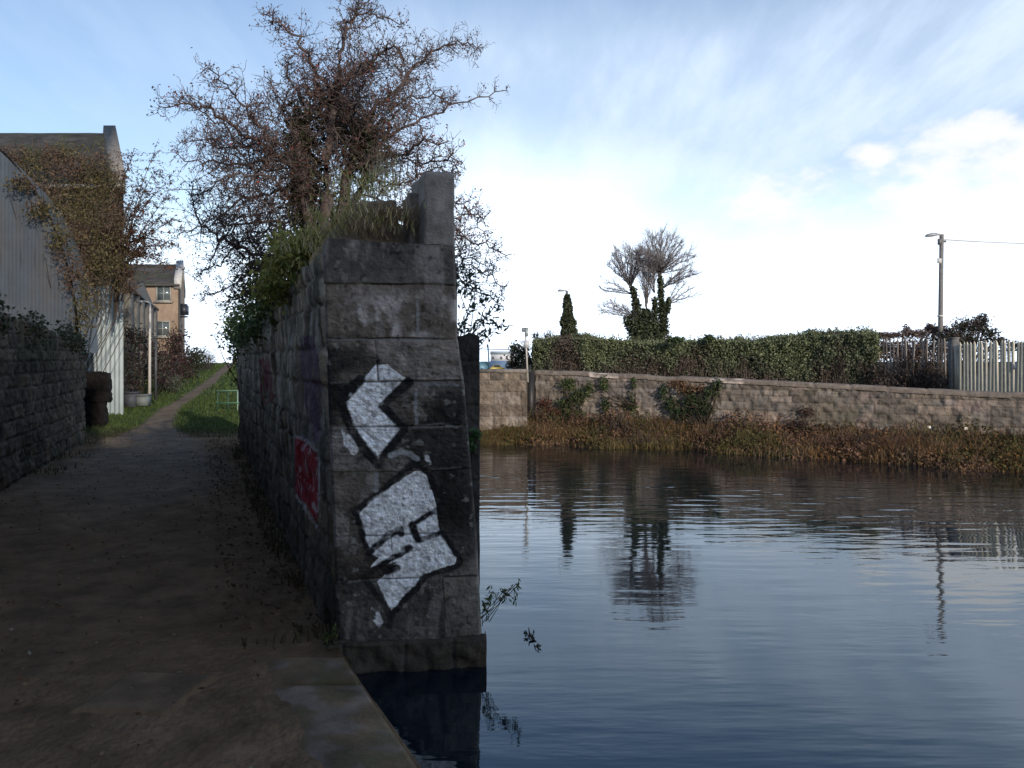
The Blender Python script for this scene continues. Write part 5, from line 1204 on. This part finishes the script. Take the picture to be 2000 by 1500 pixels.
def build_thin_shrub():
    b = P(1060, 690, 28); root = thing('bare_shrub', b, 'fine leafless shrub rising behind the left end of the hedge', 'shrub'); m = bare_shape(b, [((.1*k-.25, 0, 1), .26, .014, (k*.09-.25, 0, 0), 4) for k in range(7)], 421, .02, .45, .007, 4, .75); m.build('branches', M['bark'], root)
    f = MB(); n = 260; f.leaves(P(1060, 662, 28)+rng.normal(size=(n, 3))*A([.35, .2, .15]), .03, [(.12,.085,.07),(.09,.07,.06)], .4); f.build('foliage', M['dry'], root)
build_thin_shrub()
# far end of the road: warehouse, van, car, post
def build_distance():
    Y = 220.; gz = -1.2
    p0, p1 = P(958, 0, Y)[0], P(1004, 0, Y)[0]; root = thing('warehouse', ((p0+p1)/2, Y, gz), 'small distant white flat roofed warehouse with a blue base', 'building')
    zt = P(0, 686, Y)[2]; zm = P(0, 705, Y)[2]; zr = P(0, 692, Y)[2]
    m = MB(); m.prism([(p0, Y), (p1, Y), (p1, Y+12), (p0, Y+12)], zm, zr, (.62, .62, .64)); m.build('wall', M['render'], root)
    m = MB(); m.prism([(p0-.1, Y-.15), (p1+.1, Y-.15), (p1+.1, Y+12), (p0-.1, Y+12)], zr, zt, (.30, .36, .42)); m.build('roof', M['render'], root)
    m = MB(); m.prism([(p0-.1, Y-.1), (p1+.1, Y-.1), (p1+.1, Y+12), (p0-.1, Y+12)], gz, zm, (.12, .19, .30)); m.build('base_wall', M['render'], root)
    for px in (963, 979, 990): window(root, P(px, 0, Y)[0], Y, P(0, 699, Y)[2], .6, .8, (0, 0), (.06,.06,.07), (.3,.3,.32), False)
def vehicle(name, label, px, pw, Y, gz, h, col, van):
    c = P(px, 0, Y)[0]; L = pw/F*Y; root = thing(name, (c, Y, gz), label, 'van' if van else 'car')
    if van: prof = [(-.5,.15),(-.5,.95),(-.42,1.),(.25,1.),(.38,.62),(.5,.55),(.5,.15)]
    else: prof = [(-.5,.2),(-.5,.55),(-.38,.6),(-.22,1.),(.15,1.),(.32,.6),(.5,.52),(.5,.2)]
    n = len(prof); pts = [(c+u*L, Y-.85, gz+v*h) for u, v in prof]+[(c+u*L, Y+.85, gz+v*h) for u, v in prof]
    m = MB(); m.add(pts, col, [(i, (i+1) % n, n+(i+1) % n, n+i) for i in range(n)], [(0, i, i+1) for i in range(1, n-1)]+[(n, n+i+1, n+i) for i in range(1, n-1)]); m.build('body', M['paint'], root)
    m = MB()
    if van: m.add([(c+.20*L, Y-.87, gz+.62*h), (c+.36*L, Y-.87, gz+.62*h), (c+.26*L, Y-.87, gz+.93*h), (c+.2*L, Y-.87, gz+.93*h)], (.04,.05,.06), [(0,1,2,3)])
    else: m.add([(c-.3*L, Y-.87, gz+.62*h), (c+.28*L, Y-.87, gz+.62*h), (c+.13*L, Y-.87, gz+.94*h), (c-.2*L, Y-.87, gz+.94*h)], (.04,.05,.06), [(0,1,2,3)])
    m.build('window', M['glass'], root)
    for u in (-.3, .32):
        m = MB(); m.tube([(c+u*L, Y-.88, gz+.16*h), (c+u*L, Y-.7, gz+.16*h)], .16*h, (.02,.02,.02), 12); m.build('wheel', M['paint'], root)
build_distance()
vehicle('parked_van', 'distant light blue van parked beyond the abutment', 947, 20, 200, -1.05, 2.5, (.12, .24, .33), True)
vehicle('parked_car', 'distant small yellow car parked beside the blue van', 971, 27, 196, -1.0, 1.7, (.45, .34, .07), False)
def build_far_post():
    Y = 120.; b = P(956, 722, Y); t = P(953, 674, Y); root = thing('utility_pole', b, 'distant dark blue pole carrying a wire beside the warehouse', 'pole')
    m = MB(); m.tube([b-A([0, 0, .3]), t], [.13, .11], (.06, .12, .2), 7); m.build('pole', M['paint'], root); m = MB(); m.box(t+A([-.1, 0, -.1]), (.2, .2, .5), (.05, .06, .07)); m.build('bracket', M['metal'], root)
    wire('distant overhead wire crossing in front of the warehouse', P(900, 680, Y), P(1090, 683, Y), .1, .06)
build_far_post()
m = MB(); m.box(P(946, 722, 150)+A([0, 0, -.1]), (2.6, .3, .45), (.7, .7, .68)); o = m.build('low_barrier', M['render']); tag(o, 'low white barrier in front of the distant blue van', 'barrier')
def build_scraps():
    for (px, py, lab) in ((1815, 835, 'scrap of white litter in the reeds left of the post'), (1887, 838, 'scrap of white litter in the reeds under the cream fence'), (1676, 870, 'pale paper scrap low in the reeds by the water')):
        p = on_wall(px, py, .6 if py < 850 else 1.2); m = MB(); n = 6
        a, b = np.meshgrid(np.linspace(-.5, .5, n), np.linspace(-.5, .5, n), indexing='ij'); d = .03*(fbm(a*5+px, b*5, 431)-.5)
        m.grid(np.stack([p[0]+a*.07, p[1]+d, p[2]+b*.055+.01], -1), (.8, .78, .74)); tag(m.build('litter_scrap', M['paint']), lab, 'litter', 'scraps of litter on the far bank')
build_scraps()
# added unseen block behind the viewer, shaped to keep the towpath in shade
def build_shade_block():
    root = thing('unseen_shade_block', (-10, -18, 0), 'added unseen pale block behind the viewer that shades the towpath', 'building')
    m = MB(); m.prism([(-34, -15), (9.2, -15), (9.2, -25), (-34, -25)], -1, [15.2, 14.6, 14.6, 15.2], (.46, .43, .39)); m.build('wall', M['rubble'], root)  # pale so that it bounces light onto the pier face
    m = MB(); m.prism([(9.25, -15.1), (13.2, -15.1), (13.2, -25), (9.25, -25)], -1, [11.9, 11.3, 11.3, 11.9], (.46, .43, .39)); m.build('low_shade_block', M['rubble'], root)
    m = MB(); m.add([(-34.4, -14.6, 15.2), (9.4, -14.6, 14.6), (9.4, -20, 16), (-34.4, -20, 16.6), (9.4, -25.4, 14.6), (-34.4, -25.4, 15.2)], (.04, .04, .04), [(0, 1, 2, 3), (3, 2, 4, 5)], [(1, 4, 2), (0, 3, 5)]); m.build('roof', M['slate'], root)
build_shade_block()
